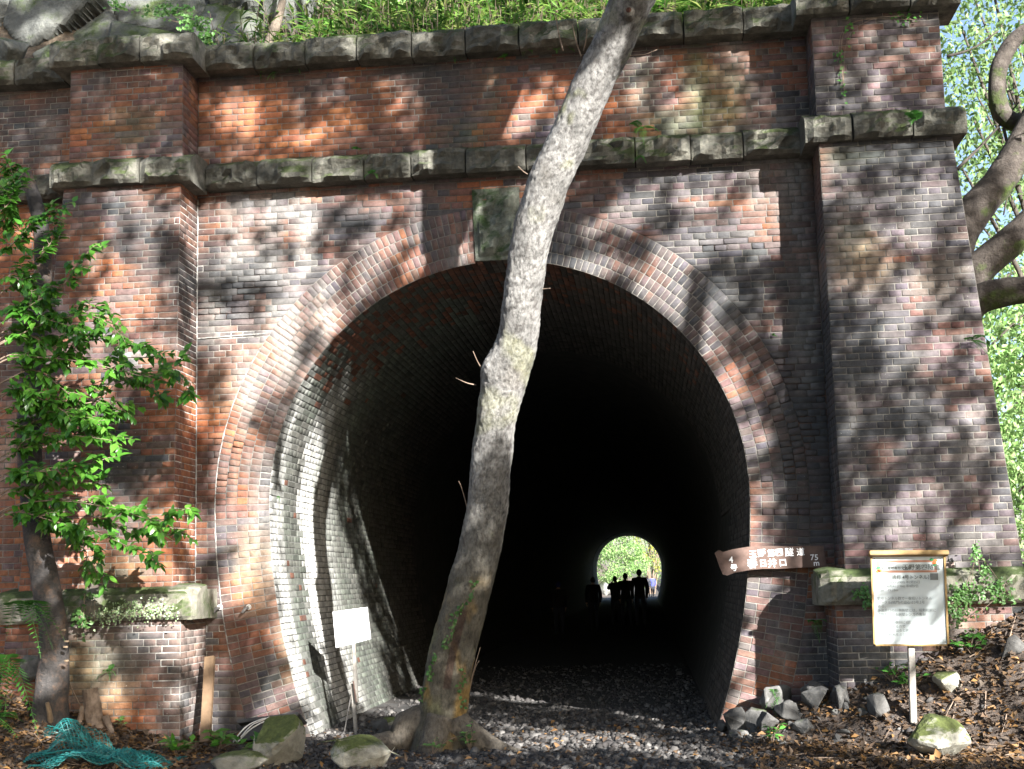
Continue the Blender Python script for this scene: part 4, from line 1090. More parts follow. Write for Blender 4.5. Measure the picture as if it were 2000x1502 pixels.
v, f = tube(spline([at(194, 1440, -.95), at(184, 1400, -.95), at(176, 1345, -.95)], 14), np.linspace(.075, .07, 14), 16, .35, 4., True, 9.); mesh('trunk', v, f, TWIG, st)
for a, b in (((164, 1380), (150, 1435)), ((206, 1400), (222, 1438))):
    v, f = tube(spline([at(*a, -.95), at(*b, -1.0)], 6), np.linspace(.035, .02, 6), 8, .3); mesh('root', v, f, TWIG, st)
def stick(name, label, pts, r):
    P = spline([at(*p) for p in pts], 12); v, f = tube(P, np.linspace(r, r*.4, 12), 7, .2)
    o = mesh(name, v, f, TWIG, None, True); return tag(o, label, 'stick')
stick('fallen_stick', 'thin bare stick leaning from the charred trunk to the stump', [(127, 1320, -1.0), (140, 1345, -1.0), (160, 1385, -.95)], .010)
stick('fallen_stick', 'long thin stick lying across the leaf bank by the notice post', [(1680, 1448, -1.1), (1740, 1420, -1.0), (1790, 1398, -.95)], .012)
stick('fallen_stick', 'pale dead branch on the leaf bank at the big boulder', [(1900, 1500, -1.6), (1935, 1470, -1.55), (1960, 1440, -1.5), (2010, 1420, -1.4)], .013)
stick('fallen_stick', 'bent thin twig lying near the teal net', [(270, 1470, -1.35), (300, 1455, -1.3), (330, 1452, -1.3)], .006)

# ------------------------------------------------------------------ evergreen shrub at left
sh = empty('evergreen_shrub', tuple(at(15, 1430, -1.5)*np.array([1, 1, 1]))); tag(sh, 'glossy green leafy shrub spreading over the left pilaster', 'shrub')
def leaf_mesh(k):
    V = []; F = []; nU = 6
    r = random.Random(k); bend = r.uniform(.1, .35); fold = r.uniform(.1, .3)
    for i in range(nU+1):
        t = i/nU; w = .29*math.sin(math.pi*min(1, t**.8*.98+.02))*(1-.25*t); zz = -bend*t*t
        V += [(-w, t, zz+w*fold), (0, t, zz), (w, t, zz+w*fold)]
    for i in range(nU):
        a = 3*i; F += [(a, a+1, a+4, a+3), (a+1, a+2, a+5, a+4)]
    me = bpy.data.meshes.new('leaf'); me.from_pydata(V, [], F); me.materials.append(LEAF_SHRUB)
    me.polygons.foreach_set('use_smooth', np.ones(len(me.polygons), bool)); me.update(); return me
LM = [leaf_mesh(k) for k in range(6)]
stems = [[(-30, 1460, -1.5), (-45, 1250, -1.5), (-25, 1050, -1.5), (-35, 900, -1.5), (-20, 700, -1.5), (-35, 480, -1.5), (-30, 300, -1.45)]]
sprays = [[(20, 620), (70, 590), (120, 560), (165, 500)], [(20, 480), (60, 440), (100, 415)], [(20, 700), (110, 700), (200, 715), (290, 735), (350, 712)], [(25, 660), (110, 625), (190, 620), (262, 680)], [(25, 800), (90, 790), (160, 800), (235, 800)],
    [(25, 880), (80, 860), (140, 850), (205, 835)], [(30, 990), (110, 975), (200, 985), (285, 1005), (350, 1040)], [(30, 1000), (110, 1020), (200, 1045), (285, 1085)], [(15, 400), (30, 360), (20, 330)], [(20, 560), (60, 520), (95, 480), (110, 450)], [(20, 740), (90, 740), (150, 760), (230, 735), (290, 760)],
    [(25, 650), (80, 660), (140, 670), (200, 660)], [(25, 920), (70, 930), (120, 940), (190, 945)], [(20, 540), (50, 560), (90, 590)], [(28, 840), (80, 820), (130, 800)], [(0, 380), (12, 400), (20, 430)], [(30, 960), (90, 1000), (140, 1040), (190, 1075)], [(20, 600), (80, 620), (150, 640)], [(25, 760), (60, 770), (120, 800), (180, 830)]]
sprays += [[(a+random.uniform(-25, 25) if i_ else a, b+random.uniform(-38, 38)*(.2+.3*i_)) for i_, (a, b) in enumerate(sp)] for sp in sprays[:] if sp[-1][0] > 170]
P = spline([at(*p) for p in stems[0]], 40); v, f = tube(P, np.linspace(.022, .010, 40), 8, .1); mesh('stem', v, f, CHAR, sh, True)
lv = []
for sp in sprays:
    sp = [(-28, sp[0][1]+30)]+list(sp)
    dep = random.uniform(-1.9, -1.1); n = len(sp)
    P = spline([at(a, b, -1.5+(dep+1.5)*i/(n-1)) for i, (a, b) in enumerate(sp)], 26)
    v, f = tube(P, np.linspace(.008, .0025, 26), 6); mesh('branch', v, f, TWIG, sh, True)
    for i in range(5, 26):
        tdir = P[min(i+1, 25)]-P[max(i-1, 0)]; tdir /= np.linalg.norm(tdir)
        for side in (-1, 1):
            if random.random() < .12: continue
            lv.append((P[i], tdir, side))
        if i % 3 == 1:
            for k in range(3):
                o = rvec(1)[0]*np.array([1, .7, .8]); e = P[i]+(o*.6+tdir*.5)*random.uniform(.10, .22)
                Q = spline([P[i], (P[i]+e)/2+np.array([0, 0, .015]), e], 6); v, f = tube(Q, np.linspace(.004, .0018, 6), 5); mesh('twig', v, f, TWIG, sh, True)
                td = (e-P[i])/np.linalg.norm(e-P[i])
                for j in (2, 3, 4, 5):
                    for side in (-1, 1): lv.append((Q[j], td, side))
random.shuffle(lv)
rv = []; rf = []; nn = 0
for i, (p, td, side) in enumerate(lv):
    lat = np.cross(td, np.array([0, -.5, 1.])); lat /= np.linalg.norm(lat)+1e-9
    d = td*random.uniform(.3, .9)+lat*side*random.uniform(.5, 1.1)+np.array([random.gauss(0, .25), random.gauss(-.1, .25), random.gauss(-.3, .3)])
    d /= np.linalg.norm(d); nr = np.array([random.gauss(.15, .35), random.gauss(-.55, .3), 1.]); s_ = np.cross(d, nr); s_ /= np.linalg.norm(s_); nn_ = np.cross(s_, d)
    L = random.choice((.045, .06, .075, .085, .1))*random.uniform(.85, 1.15)
    Mx = Matrix(((s_[0]*L, d[0]*L, nn_[0]*L, p[0]), (s_[1]*L, d[1]*L, nn_[1]*L, p[1]), (s_[2]*L, d[2]*L, nn_[2]*L, p[2]), (0, 0, 0, 1)))
    me = LM[i % 6]
    if i < 300:
        o = bpy.data.objects.new('leaf', me); COL.objects.link(o); o.parent = sh
        Mx.translation = Mx.translation-sh.location; o.matrix_local = Mx
    else:
        vv = np.array([tuple(Mx @ q.co) for q in me.vertices]); rv.append(vv); rf += [tuple(a+nn for a in pl.vertices) for pl in me.polygons]; nn += len(vv)
tag(mesh('foliage', np.vstack(rv), rf, LEAF_SHRUB, sh, True), kind='stuff')

# ------------------------------------------------------------------ ferns and seedlings
def frond_acc(acc, base, d, L, width=.26, droop=.5, pinn=14):
    d = np.array(d, float); d /= np.linalg.norm(d); side = np.cross(d, (0, 0, 1.)); side /= np.linalg.norm(side)+1e-9
    P = [np.array(base)+d*L*t-np.array([0, 0, droop*L*t*t]) for t in np.linspace(0, 1, pinn+2)]
    v, f = tube(P, np.linspace(.0035, .001, pinn+2), 4, cap=False); acc.add(v, f)
    for i in range(2, pinn+2):
        t = i/(pinn+1); w = L*width*math.sin(math.pi*min(1, .15+.85*t**.75))*random.uniform(.85, 1.1)
        for s in (-1, 1):
            tip = P[i]+side*s*w+d*w*.45-np.array([0, 0, w*.25]); m = (P[i]+tip)/2; hw = L/pinn*.42
            acc.add([P[i], m+d*hw, tip, m-d*hw], [(0, 1, 2, 3)])
def fern(label, base, n, L, main=(0, -1, .3), spread=1., cat='fern', group=None, width=.26, droop=.5, name='fern'):
    t = empty(name, tuple(base)); tag(t, label, cat, group)
    for k in range(n):
        a = Acc(); d = np.array(main, float)+RNG.normal(0, .5, 3)*spread; frond_acc(a, base, d, L*random.uniform(.7, 1.15), width, droop); a.build('frond', FERN, t)
    return t
fern('long green fern hanging beside the charred trunk', at(48, 1180, -1.45), 6, .46, (.25, -.3, .15), .5, droop=.9)
fern('lower fern arching over the teal net', at(20, 1290, -1.5), 6, .42, (.3, -.3, .0), .5, droop=.8)
fern('fern low at the picture margin below the hanging ferns', at(-10, 1400, -1.6), 5, .3, (.4, -.3, .3), .5)
G = 'small ferns rooted in the brick joints'
for px, py, Y, L, lab in ((538, 140, -.03, .13, 'small fern hanging below the coping above the orange brickwork'), (578, 125, -.06, .09, 'tiny fern close under the coping beside the hanging fern'), (508, 142, -.03, .07, 'dark little fern left of the hanging fern under the coping'),
        (697, 292, -.1, .10, 'little fern growing on top of the granite band left of the tree'), (728, 338, -.2, .12, 'little fern growing from a joint in the face of the granite band'), (890, 115, -.05, .08, 'tiny plant under the coping between the hanging ferns'), (986, 112, -.05, .08, 'tiny plant under the coping left of the leafy tuft'),
        (1030, 98, -.06, .13, 'leafy fern tuft under the coping left of the leaning tree'), (1088, 95, -.06, .18, 'long fern tuft under the coping touching the leaning tree'), (1255, 250, -.12, .2, 'grassy tuft growing on the granite band right of the leaning tree'), (1252, 305, -.22, .08, 'tiny fern in the band face under the grassy tuft'),
        (1790, 235, -.62, .24, 'bright fern on the granite band of the right pilaster'), (1898, 665, -.55, .2, 'tuft of grass fern on the right pilaster edge'), (1590, 1215, -.05, .16, 'fern hanging in the shaded corner below the brown board'), (1510, 1350, -.25, .2, 'low fern at the foot of the right jamb above the stones'),
        (1510, 655, -.02, .05, 'tiny sprig on the brickwork right of the arch ring'), (545, 970, -.0, .05, 'tiny sprig on the lit left jamb')):
    fern(lab, at(px, py, Y), 5, L, (0, -.8, .2), .8, group=G, droop=.7, width=.3)
v = fern('dead withered fern tuft hanging on the left plinth', at(215, 1310, -.68), 5, .14, (0, -.7, .3), .8)
def seedling(label, base, n, size, cat='seedling', mat=LEAF_SHRUB, name='seedling', h=.18, spread=.13):
    t = empty(name, tuple(base)); tag(t, label, cat)
    for k in range(n):
        e = np.array(base)+np.array([RNG.normal(0, spread), RNG.normal(0, spread*.6), h*RNG.uniform(.4, 1.2)])
        Q = spline([base, (np.array(base)+e)/2+np.array([0, 0, .03]), e], 6); v, f = tube(Q, .003, 5); mesh('stem', v, f, TWIG, t)
        m = 5; p = np.array([Q[RNG.integers(2, 6)] for _ in range(m)]); d = rvec(m)*np.array([1, 1, .3])+np.array([0, 0, .2]); nr = rvec(m)*.4+np.array([0, -.4, 1.])
        for q in range(m):
            V, F = leaves(p[q:q+1], d[q:q+1], nr[q:q+1], RNG.uniform(.7, 1.3)*size, size*.45, .12); mesh('leaf', V, F, mat, t)
seedling('broad leaved seedlings growing at the foot of the plank', gp(425, 1455, -1.0), 7, .12)
seedling('glossy seedling between the plank and the large boulder', gp(500, 1450, -1.2), 6, .12)
seedling('low green seedling beside the teal net', gp(340, 1480, -1.3), 6, .12, h=.1)
seedling('leafy weed at the foot of the leaning tree', gp(918, 1465, -1.15), 8, .06, 'weed', IVY, 'weed', .2, .07)
seedling('small weed in front of the leaning tree base', gp(845, 1478, -1.3), 5, .05, 'weed', IVY, 'weed', .12, .07)
seedling('narrow leaved weed in front of the stone heap', gp(1508, 1462, -.95), 5, .07, 'weed', FERN, 'weed', .14, .05)
seedling('bright weed by the notice post on the leaf bank', gp(1765, 1325, -.85), 6, .07, 'weed', FERN, 'weed', .15, .1)
seedling('weed clump along the foot of the right plinth', gp(1740, 1320, -.72), 7, .06, 'weed', FERN, 'weed', .15, .14)
seedling('grassy weed on the bank right of the notice board', gp(1895, 1250, -.8), 7, .09, 'weed', FERN, 'weed', .18, .12)
seedling('tiny weed beside the stump at the plinth foot', gp(235, 1395, -.75), 5, .05, 'weed', IVY, 'weed', .1, .08)

# creepers on the plinth stones
def creeper(label, lst, Y, size, n, mat=IVY):
    c = at(lst[0][0], lst[0][1], Y); t = empty('creeper', tuple(c)); tag(t, label, 'creeper')
    pts = []
    for px, py, rx, ry in lst:
        m = int(n*rx*ry/sum(a[2]*a[3] for a in lst))+3
        for _ in range(m): pts.append(at(px+RNG.normal(0, rx*.5), py+RNG.normal(0, ry*.5), Y))
    V, F = small_leaves(pts, size, (0, -1, .45), .006); tag(mesh('foliage', V, F, mat, t), kind='stuff')
    for k in range(4):
        ids = RNG.integers(0, len(pts), 5); P = np.array([pts[i] for i in ids]); P = P[np.argsort(P[:, 0])]
        v, f = tube(spline(P, 20), .002, 4); mesh('stem', v, f, TWIG, t)
PALEIVY = mat_leaf('pale_creeper_mat', [(.10, .17, .06), (.2, .27, .14), (.3, .36, .24)], .2, .35)
creeper('mat of tiny creeper leaves spreading over the left plinth stone', [(240, 1195, 40, 22), (290, 1190, 40, 20), (200, 1205, 25, 20), (330, 1200, 20, 14), (262, 1180, 14, 10)], -.77, .022, 520, PALEIVY)
creeper('bright green leafy creeper hanging from the left plinth stone joint', [(162, 1215, 16, 22), (172, 1165, 14, 10), (155, 1200, 12, 20)], -.8, .045, 70)
creeper('dense green creeper patch on the right plinth stone beside the notice', [(1890, 1160, 40, 24), (1870, 1190, 30, 30), (1950, 1155, 30, 24), (1905, 1080, 10, 25), (1925, 1120, 12, 25)], -.78, .03, 520)
creeper('small creeper on the right plinth stone behind the notice board', [(1680, 1160, 14, 12), (1695, 1175, 12, 12), (1690, 1150, 8, 8)], -.78, .03, 90)
creeper('thin trailing vine on the upper right pilaster', [(1655, 60, 8, 40), (1640, 110, 10, 30), (1645, 170, 6, 40), (1770, 30, 30, 20)], -.45, .035, 60, FERN)

# ------------------------------------------------------------------ teal net
net = empty('teal_net', tuple(at(150, 1500, -1.5))); tag(net, 'heap of teal plastic netting lying at the foot of the charred trunk', 'net')
def net_sheet(corner, du, dv, nu, nv, hz, seed):
    acc = Acc(); G_ = np.zeros((nu, nv, 3))
    for i in range(nu):
        for j in range(nv):
            a, b = i/(nu-1), j/(nv-1)
            p = corner+du*a+dv*b+.05*np.array([nz(a*5, b*5, 0, 1, seed), nz(a*5, b*5, 3, 1, seed), 0])
            h = hz(a, b)+.07*fbm(a*4, b*4, 0, 1, seed+2)+.03*math.sin(a*17+b*9+3*nz(a, b, 0, 3, seed))
            p[2] = gz(p[0], p[1])+max(.02, h); G_[i, j] = p
    def cord(P):
        v, f = tube(P, .0026, 3, cap=False); acc.add(v, f)
    for s in range(-nv, nu, 1):      # diamond mesh: diagonal cords
        P = [G_[s+k, k] for k in range(nv) if 0 <= s+k < nu]
        if len(P) > 2: cord(P)
        P = [G_[s+k, nv-1-k] for k in range(nv) if 0 <= s+k < nu]
        if len(P) > 2: cord(P)
    acc.build('mesh_sheet', NETM, net)
c = at(36, 1560, -2.2); c[2] = 0
net_sheet(c, np.array([.98, -.02, 0]), np.array([.08, .66, 0]), 30, 19, lambda a, b: .17*math.exp(-((a-.12)/.16)**2)*b+.10*math.sin(math.pi*min(1, a*1.0))*(1-.4*b)+.02, 3.)
net_sheet(c+np.array([.02, .25, 0]), np.array([.72, .1, 0]), np.array([.05, .4, 0]), 23, 12, lambda a, b: .25*math.exp(-((a-.18)/.2)**2)*math.sin(math.pi*(.25+.75*b))+.06, 9.)
net_sheet(c+np.array([.1, -.1, 0]), np.array([.95, .0, 0]), np.array([.05, .35, 0]), 27, 10, lambda a, b: .13*math.sin(math.pi*min(1, a*.95+.05))+.03, 15.)
for k in range(3):
    P = spline([c+np.array([.02+.3*k, .05+.08*k, .12]), c+np.array([.3+.25*k, .2, .16]), c+np.array([.5+.2*k, .12, .10])], 16); v, f = tube(P, .006, 5); mesh('rope', v, f, NETM, net)

# ------------------------------------------------------------------ plank, box, cables
def board(name, p0, p1, w, t, mat, parent=None, facing=(0, -1, 0), bev=.004):
    p0, p1 = np.array(p0, float), np.array(p1, float); a = p1-p0; L = np.linalg.norm(a); a /= L
    n = np.array(facing, float); n -= a*(n@a); n /= np.linalg.norm(n); s = np.cross(a, n)
    bm = bmesh.new(); bmesh.ops.create_cube(bm, size=1.)
    bmesh.ops.scale(bm, vec=(w, t, L), verts=bm.verts[:]); bmesh.ops.bevel(bm, geom=bm.edges[:], offset=bev, segments=2, affect='EDGES')
    Mx = Matrix(((s[0], -n[0], a[0]), (s[1], -n[1], a[1]), (s[2], -n[2], a[2])))
    c = (p0+p1)/2
    V = [np.array(Mx @ v.co)+c for v in bm.verts]; bm.verts.index_update(); F = [tuple(v.index for v in f.verts) for f in bm.faces]; bm.free()
    return mesh(name, V, F, mat, parent)
pk = board('wooden_plank', at(401, 1450, -.62), at(410, 1283, -.28), .092, .045, WOOD); tag(pk, 'weathered wooden plank leaning upright against the left arch foot', 'plank')
bx = empty('junction_box', tuple(at(530, 1440, -.45))); tag(bx, 'dark low box with pale cables tucked under the left jamb', 'box')
board('box_body', at(480, 1435, -.42), at(585, 1425, -.38), .13, .3, BLACKM, bx, (0, -1, .2), .012)
board('lid', at(472, 1418, -.45), at(592, 1403, -.40), .03, .36, BLACKM, bx, (0, -1, .35), .008)
for k, pts in enumerate(([(455, 1450, -.8), (480, 1420, -.75), (510, 1405, -.65), (535, 1402, -.55)], [(462, 1452, -.8), (490, 1424, -.76), (520, 1408, -.66), (545, 1404, -.55)], [(470, 1440, -.8), (490, 1418, -.78), (505, 1410, -.7), (528, 1400, -.58)], [(545, 1405, -.55), (570, 1408, -.62), (580, 1430, -.7), (600, 1462, -.75)])):
    P = spline([at(*p) for p in pts], 18); v, f = tube(P, .006, 6); mesh('cable', v, f, CABLE, bx, True)
br = empty('iron_clamp', tuple(at(425, 1190, 0))); tag(br, 'small rusty iron stub in the left jamb brickwork next to the plinth stone', 'clamp', 'iron stubs in the left jamb')
br2 = empty('iron_clamp', tuple(at(482, 1188, 0))); tag(br2, 'small rusty iron stub in the left jamb brickwork nearer the tunnel', 'clamp', 'iron stubs in the left jamb')
for t, px in ((br, 430), (br2, 486)):
    p = at(px, 1186, 0); v, f = tube([p+np.array([0, .02, 0]), p+np.array([-.01, -.07, -.01]), p+np.array([-.04, -.08, -.05])], (.016, .016, .012), 8); mesh('iron_bar', v, f, METAL, t)
    v, f = tube([p+np.array([0, .0, 0]), p+np.array([0, -.02, 0])], (.03, .026), 8, .2); mesh('mortar_plug', v, f, CABLE, t)

# ------------------------------------------------------------------ signs
def text_part(body, origin, ux, uz, size, mat, parent, name='lettering', off=.0, depth=.0012, sx=1.):
    """flat lettering as a mesh; ux, uz are unit vectors along the line and up"""
    cu = bpy.data.curves.new('lettering', 'FONT'); cu.body = body; cu.size = size; cu.offset = off; cu.resolution_u = 2
    o = bpy.data.objects.new('tmp', cu); COL.objects.link(o); bpy.context.view_layer.update()
    me = bpy.data.meshes.new_from_object(o.evaluated_get(bpy.context.evaluated_depsgraph_get()))
    bpy.data.objects.remove(o)
    ux, uz = np.array(ux, float), np.array(uz, float)
    V = [np.array(origin)+ux*v.co.x*sx+uz*v.co.y for v in me.vertices]; F = [tuple(p.vertices) for p in me.polygons]
    return mesh(name, V, F, mat, parent)

# brown hand-painted board
bs = empty('name_board', tuple(at(1505, 1095, -.12))); tag(bs, 'brown wooden board with white hand painted Japanese lettering on the right jamb', 'sign')
Yb = -.14
outl = [(1396, 1080), (1404, 1074), (1412, 1078), (1430, 1073), (1460, 1068), (1500, 1066), (1540, 1067), (1580, 1066), (1608, 1066), (1611, 1085), (1615, 1108), (1604, 1110), (1590, 1108), (1560, 1109), (1520, 1111), (1490, 1111), (1460, 1114), (1435, 1119), (1420, 1124), (1412, 1122), (1406, 1108)]
fr = [at(a, b, Yb) for a, b in outl]; n = len(fr)
V = fr+[p+np.array([0, .045, 0]) for p in fr]
cen_ = np.mean(fr, 0)
mesh('board', V, [tuple(range(n))[::-1], tuple(range(n, 2*n))]+[(i, (i+1) % n, n+(i+1) % n, n+i) for i in range(n)], SIGNBROWN, bs)
board('batten', at(1450, 1090, -.05), at(1590, 1090, -.05), .06, .09, SIGNBROWN, bs)
ux = at(1600, 1088, Yb)-at(1420, 1096, Yb); ux /= np.linalg.norm(ux); uz = np.array([-ux[2], 0, ux[0]])
Yt = Yb-.004
for ch, px, py, sz in (('玉', 1463, 1088, .070), ('野', 1480, 1087, .075), ('第', 1499, 1086, .066), ('四', 1514.5, 1085, .072), ('隧', 1533, 1085, .080), ('道', 1556, 1084, .072), ('春', 1460, 1109, .092), ('日', 1483, 1106, .070), ('井', 1500, 1107, .082), ('口', 1522, 1105, .070),
        ('4', 1424, 1099, .075), ('号', 1426, 1114, .066), ('7', 1583, 1094, .07), ('5', 1591, 1094, .07), ('m', 1589, 1105, .07)):
    a = random.uniform(-.06, .06); u2 = ux*math.cos(a)+uz*math.sin(a); z2 = -ux*math.sin(a)+uz*math.cos(a)
    text_part(ch, at(px, py, Yt), u2, z2, sz, WPAINT, bs, 'lettering', .0011)

# information board on a post
ib = empty('notice_board', tuple(at(1786, 1462, -1.12))); tag(ib, 'white information board with Japanese text and yellow wooden frame on a post', 'sign')
Yi = -1.16
TLc, TRc, BLc, BRc = [at(a, b, Yi) for a, b in ((1703, 1086), (1843, 1085), (1709, 1259), (1847, 1260))]
ux = TRc-TLc; Wd = np.linalg.norm(ux); ux /= Wd; uz = TLc-BLc; Hh = np.linalg.norm(uz); uz /= Hh
uzp = uz
def ipt(u, v, off=0.): return TLc+ux*(u*Wd)-uz*(v*Hh)+np.array([0, -off, 0])
def quad(name, u0, v0, u1, v1, off, mat, parent, th=.002):
    P = [ipt(u0, v1, off), ipt(u1, v1, off), ipt(u1, v0, off), ipt(u0, v0, off)]; V = P+[p+np.array([0, th, 0]) for p in P]
    return mesh(name, V, [(0, 1, 2, 3), (7, 6, 5, 4), (0, 4, 5, 1), (1, 5, 6, 2), (2, 6, 7, 3), (3, 7, 4, 0)], mat, parent)
quad('sheet', .0, .0, 1, 1, 0, PAPER, ib, .008)
quad('backing', -.01, -.01, 1.01, 1.01, -.009, YWOOD, ib, .012)
for nm, u0, v0, u1, v1 in (('frame', -.022, -.01, .005, 1.015), ('frame', .995, -.01, 1.022, 1.015), ('frame', -.022, .995, 1.022, 1.015)): quad(nm, u0, v0, u1, v1, .012, YWOOD, ib, .02)
board('top_rail', ipt(-.05, -.025, .03), ipt(1.05, -.025, .03), .035, .075, YWOOD, ib, (0, -1, .25))
quad('banner', .06, .05, .90, .19, .002, BANNER, ib)
quad('banner_panel', .10, .075, .86, .165, .0045, PAPER, ib)
quad('torn_label', .80, .20, .91, .275, .004, FADED, ib)
LFM = {'g': mat_simple('print_green_mat', [(.3, (.02, .18, .05)), (.7, (.03, .22, .07))], 9, .5, 9, 0), 'r': mat_simple('print_orange_mat', [(.3, (.5, .08, .02)), (.7, (.55, .14, .03))], 9, .5, 9, 0)}
for u, v, k in ((.085, .135, 'g'), (.10, .165, 'r'), (.075, .175, 'r'), (.88, .055, 'r'), (.86, .085, 'r'), (.865, .105, 'g'), (.83, .045, 'g')):
    c0 = ipt(u, v, .006); r = .014
    mesh('leaf_print', [c0+ux*r*math.cos(t)*1.3+uz*r*math.sin(t)*.8 for t in np.linspace(0, 2*math.pi, 9)[:-1]], [tuple(range(8))], LFM[k], ib)
hgt = Hh
for body, u, v, sz, m, sq in (('国・登録有形文化財', .115, .152, .030, INK, 1.), ('玉野第四隧道', .415, .155, .056, INK, 1.), ('（通称 4号トンネル）', .20, .262, .043, INK, .95), ('竣工　明治33 (1900) 年7月25日', .055, .312, .031, FADED, .9), ('廃止　昭和41 (1966) 年4月7日', .055, .356, .031, FADED, .9), ('全長　75.28m', .055, .40, .031, FADED, 1.),
        ('愛岐トンネル群で一番短いトンネル', .05, .495, .032, FADED, .95), ('ポータル(坑門)の迫石は3号,5号', .05, .54, .032, FADED, .95), ('ある。', .05, .583, .032, FADED, 1), ('多治見口の川側側壁には、昭和初期に', .05, .63, .032, FADED, .95), ('の脱線による側壁レンガの亀裂', .05, .675, .032, FADED, .95), ('る。', .05, .72, .032, FADED, 1),
        ('公開時には数分に1回', .05, .765, .032, FADED, .95), ('うワサがあるので', .05, .81, .032, FADED, .95), ('多治見口を出ると県下有数の巨木', .05, .855, .032, FADED, .95), ('みよしの大モミジが迎えてくれる。', .05, .90, .032, FADED, .95)):
    text_part(body, ipt(u, v, .0075), ux, uz, sz*hgt/.8, m, ib, 'lettering', .0004 if m is INK else .0, sx=sq)
board('post', at(1787, 1500, -1.12), ipt(.52, .3)+np.array([0, .05, 0]), .05, .05, POSTW, ib)
for u, v in ((.03, .03), (.97, .03), (.03, .97), (.97, .97)):
    c0 = ipt(u, v, .006); mesh('screw', [c0+ux*.005*math.cos(t)+uz*.005*math.sin(t) for t in np.linspace(0, 6.28, 7)[:-1]], [tuple(range(6))], METAL, ib)

# white board inside the mouth
wb = empty('white_notice', tuple(at(697, 1432, .25))); tag(wb, 'plain white notice plate with faint lettering on a patched post inside the tunnel mouth', 'sign')
Yw = .25
c4 = [at(656, 1265, Yw), at(721, 1249, Yw), at(714, 1186, Yw), at(650, 1195, Yw)]
c4[1] = c4[1]+np.array([0, .05, 0]); c4[2] = c4[2]+np.array([0, .05, 0])
V = c4+[p+np.array([.004, .02, 0]) for p in c4]
mesh('plate', V, [(0, 1, 2, 3), (7, 6, 5, 4), (0, 4, 5, 1), (1, 5, 6, 2), (2, 6, 7, 3), (3, 7, 4, 0)], WHITE, wb)
ux = c4[1]-c4[0]; Wd2 = np.linalg.norm(ux); ux /= Wd2; uz = c4[3]-c4[0]; uz /= np.linalg.norm(uz)
text_part('玉野工事', c4[0]+ux*.03+uz*.24+np.array([0, -.003, 0]), ux, uz, .042, FADED, wb)
text_part('14', c4[0]+ux*.02+uz*.15+np.array([0, -.003, 0]), ux, uz, .03, FADED, wb)
P0, P1 = at(689, 1225, .30), at(697, 1372, .28)
board('post', P1, P0, .032, .03, POSTW, wb)
board('post_stake', at(697, 1450, .31), at(688, 1335, .31), .035, .03, POSTW, wb)
board('splint', at(696, 1372, .26), at(690, 1330, .27), .012, .02, SIGNBROWN, wb)
v, f = tube([at(689, 1340, .3), at(672, 1432, .35)], .006, 6); mesh('brace_wire', v, f, METAL, wb)

# ------------------------------------------------------------------ trees to the right
MOSSB = mat_moss('mossy_bark_mat', [(.3, (.018, .015, .013)), (.55, (.05, .042, .036)), (.8, (.13, .115, .10))], (.055, .085, .015), 2.4, .45, -.25, 6., 30., 1., .03)
mt = empty('mossy_tree', tuple(at(1838, 1120, 1.9))); tag(mt, 'dark mossy many stemmed tree spreading out behind the right pilaster', 'tree')
def stem(pts, r, name='stem'):
    q = spline([at(*p) for p in pts], 26); R = np.interp(np.linspace(0, 1, 26), np.linspace(0, 1, len(r)), r); v, f = tube(q, R, 14, .16, 6., True, 3.); mesh(name, v, f, MOSSB, mt, True)
stem([(1838, 1180, 1.9), (1835, 950, 1.9), (1836, 760, 1.9), (1850, 620, 1.9)], (.26, .24, .24, .22), 'trunk')
stem([(1845, 620, 1.9), (1868, 480, 1.95), (1905, 410, 2.0), (1955, 350, 2.05), (2010, 260, 2.1), (2070, 120, 2.2), (2120, -60, 2.3)], (.2, .19, .18, .17, .17, .15, .12))
stem([(1850, 640, 1.9), (1895, 545, 1.85), (1940, 500, 1.8), (2010, 440, 1.75), (2120, 330, 1.7)], (.2, .18, .17, .16, .13))
stem([(1850, 650, 1.9), (1905, 590, 1.7), (1960, 572, 1.6), (2030, 560, 1.5), (2150, 520, 1.4)], (.18, .15, .15, .14, .12))
stem([(2120, 250, 2.4), (2040, 245, 2.4), (1985, 240, 2.4), (1957, 222, 2.4), (1947, 180, 2.4), (1952, 130, 2.4), (1975, 85, 2.4), (2010, 55, 2.4), (2080, 10, 2.4)], (.14, .11, .10, .10, .095, .095, .09, .08, .06))
for pts in ([(1960, 250, 2.4), (1975, 330, 2.3), (1960, 420, 2.3)], [(1850, 110, 2.5), (1900, 95, 2.5), (1950, 60, 2.5)], [(1870, 330, 2.3), (1930, 270, 2.4), (1990, 200, 2.4)]):
    q = spline([at(*p) for p in pts], 10); v, f = tube(q, np.linspace(.02, .008, 10), 6, .1); mesh('branch', v, f, MOSSB, mt, True)
cc = [tuple(at(a, b, Y))+(r,) for a, b, Y, r in ((2150, -100, 2.6, 1.2), (2080, -250, 2.8, 1.2), (2260, 200, 1.8, 1.0), (1960, -200, 3.2, 1.1))]
crown(mt, cc, 2600, .11, LEAF_TREE)

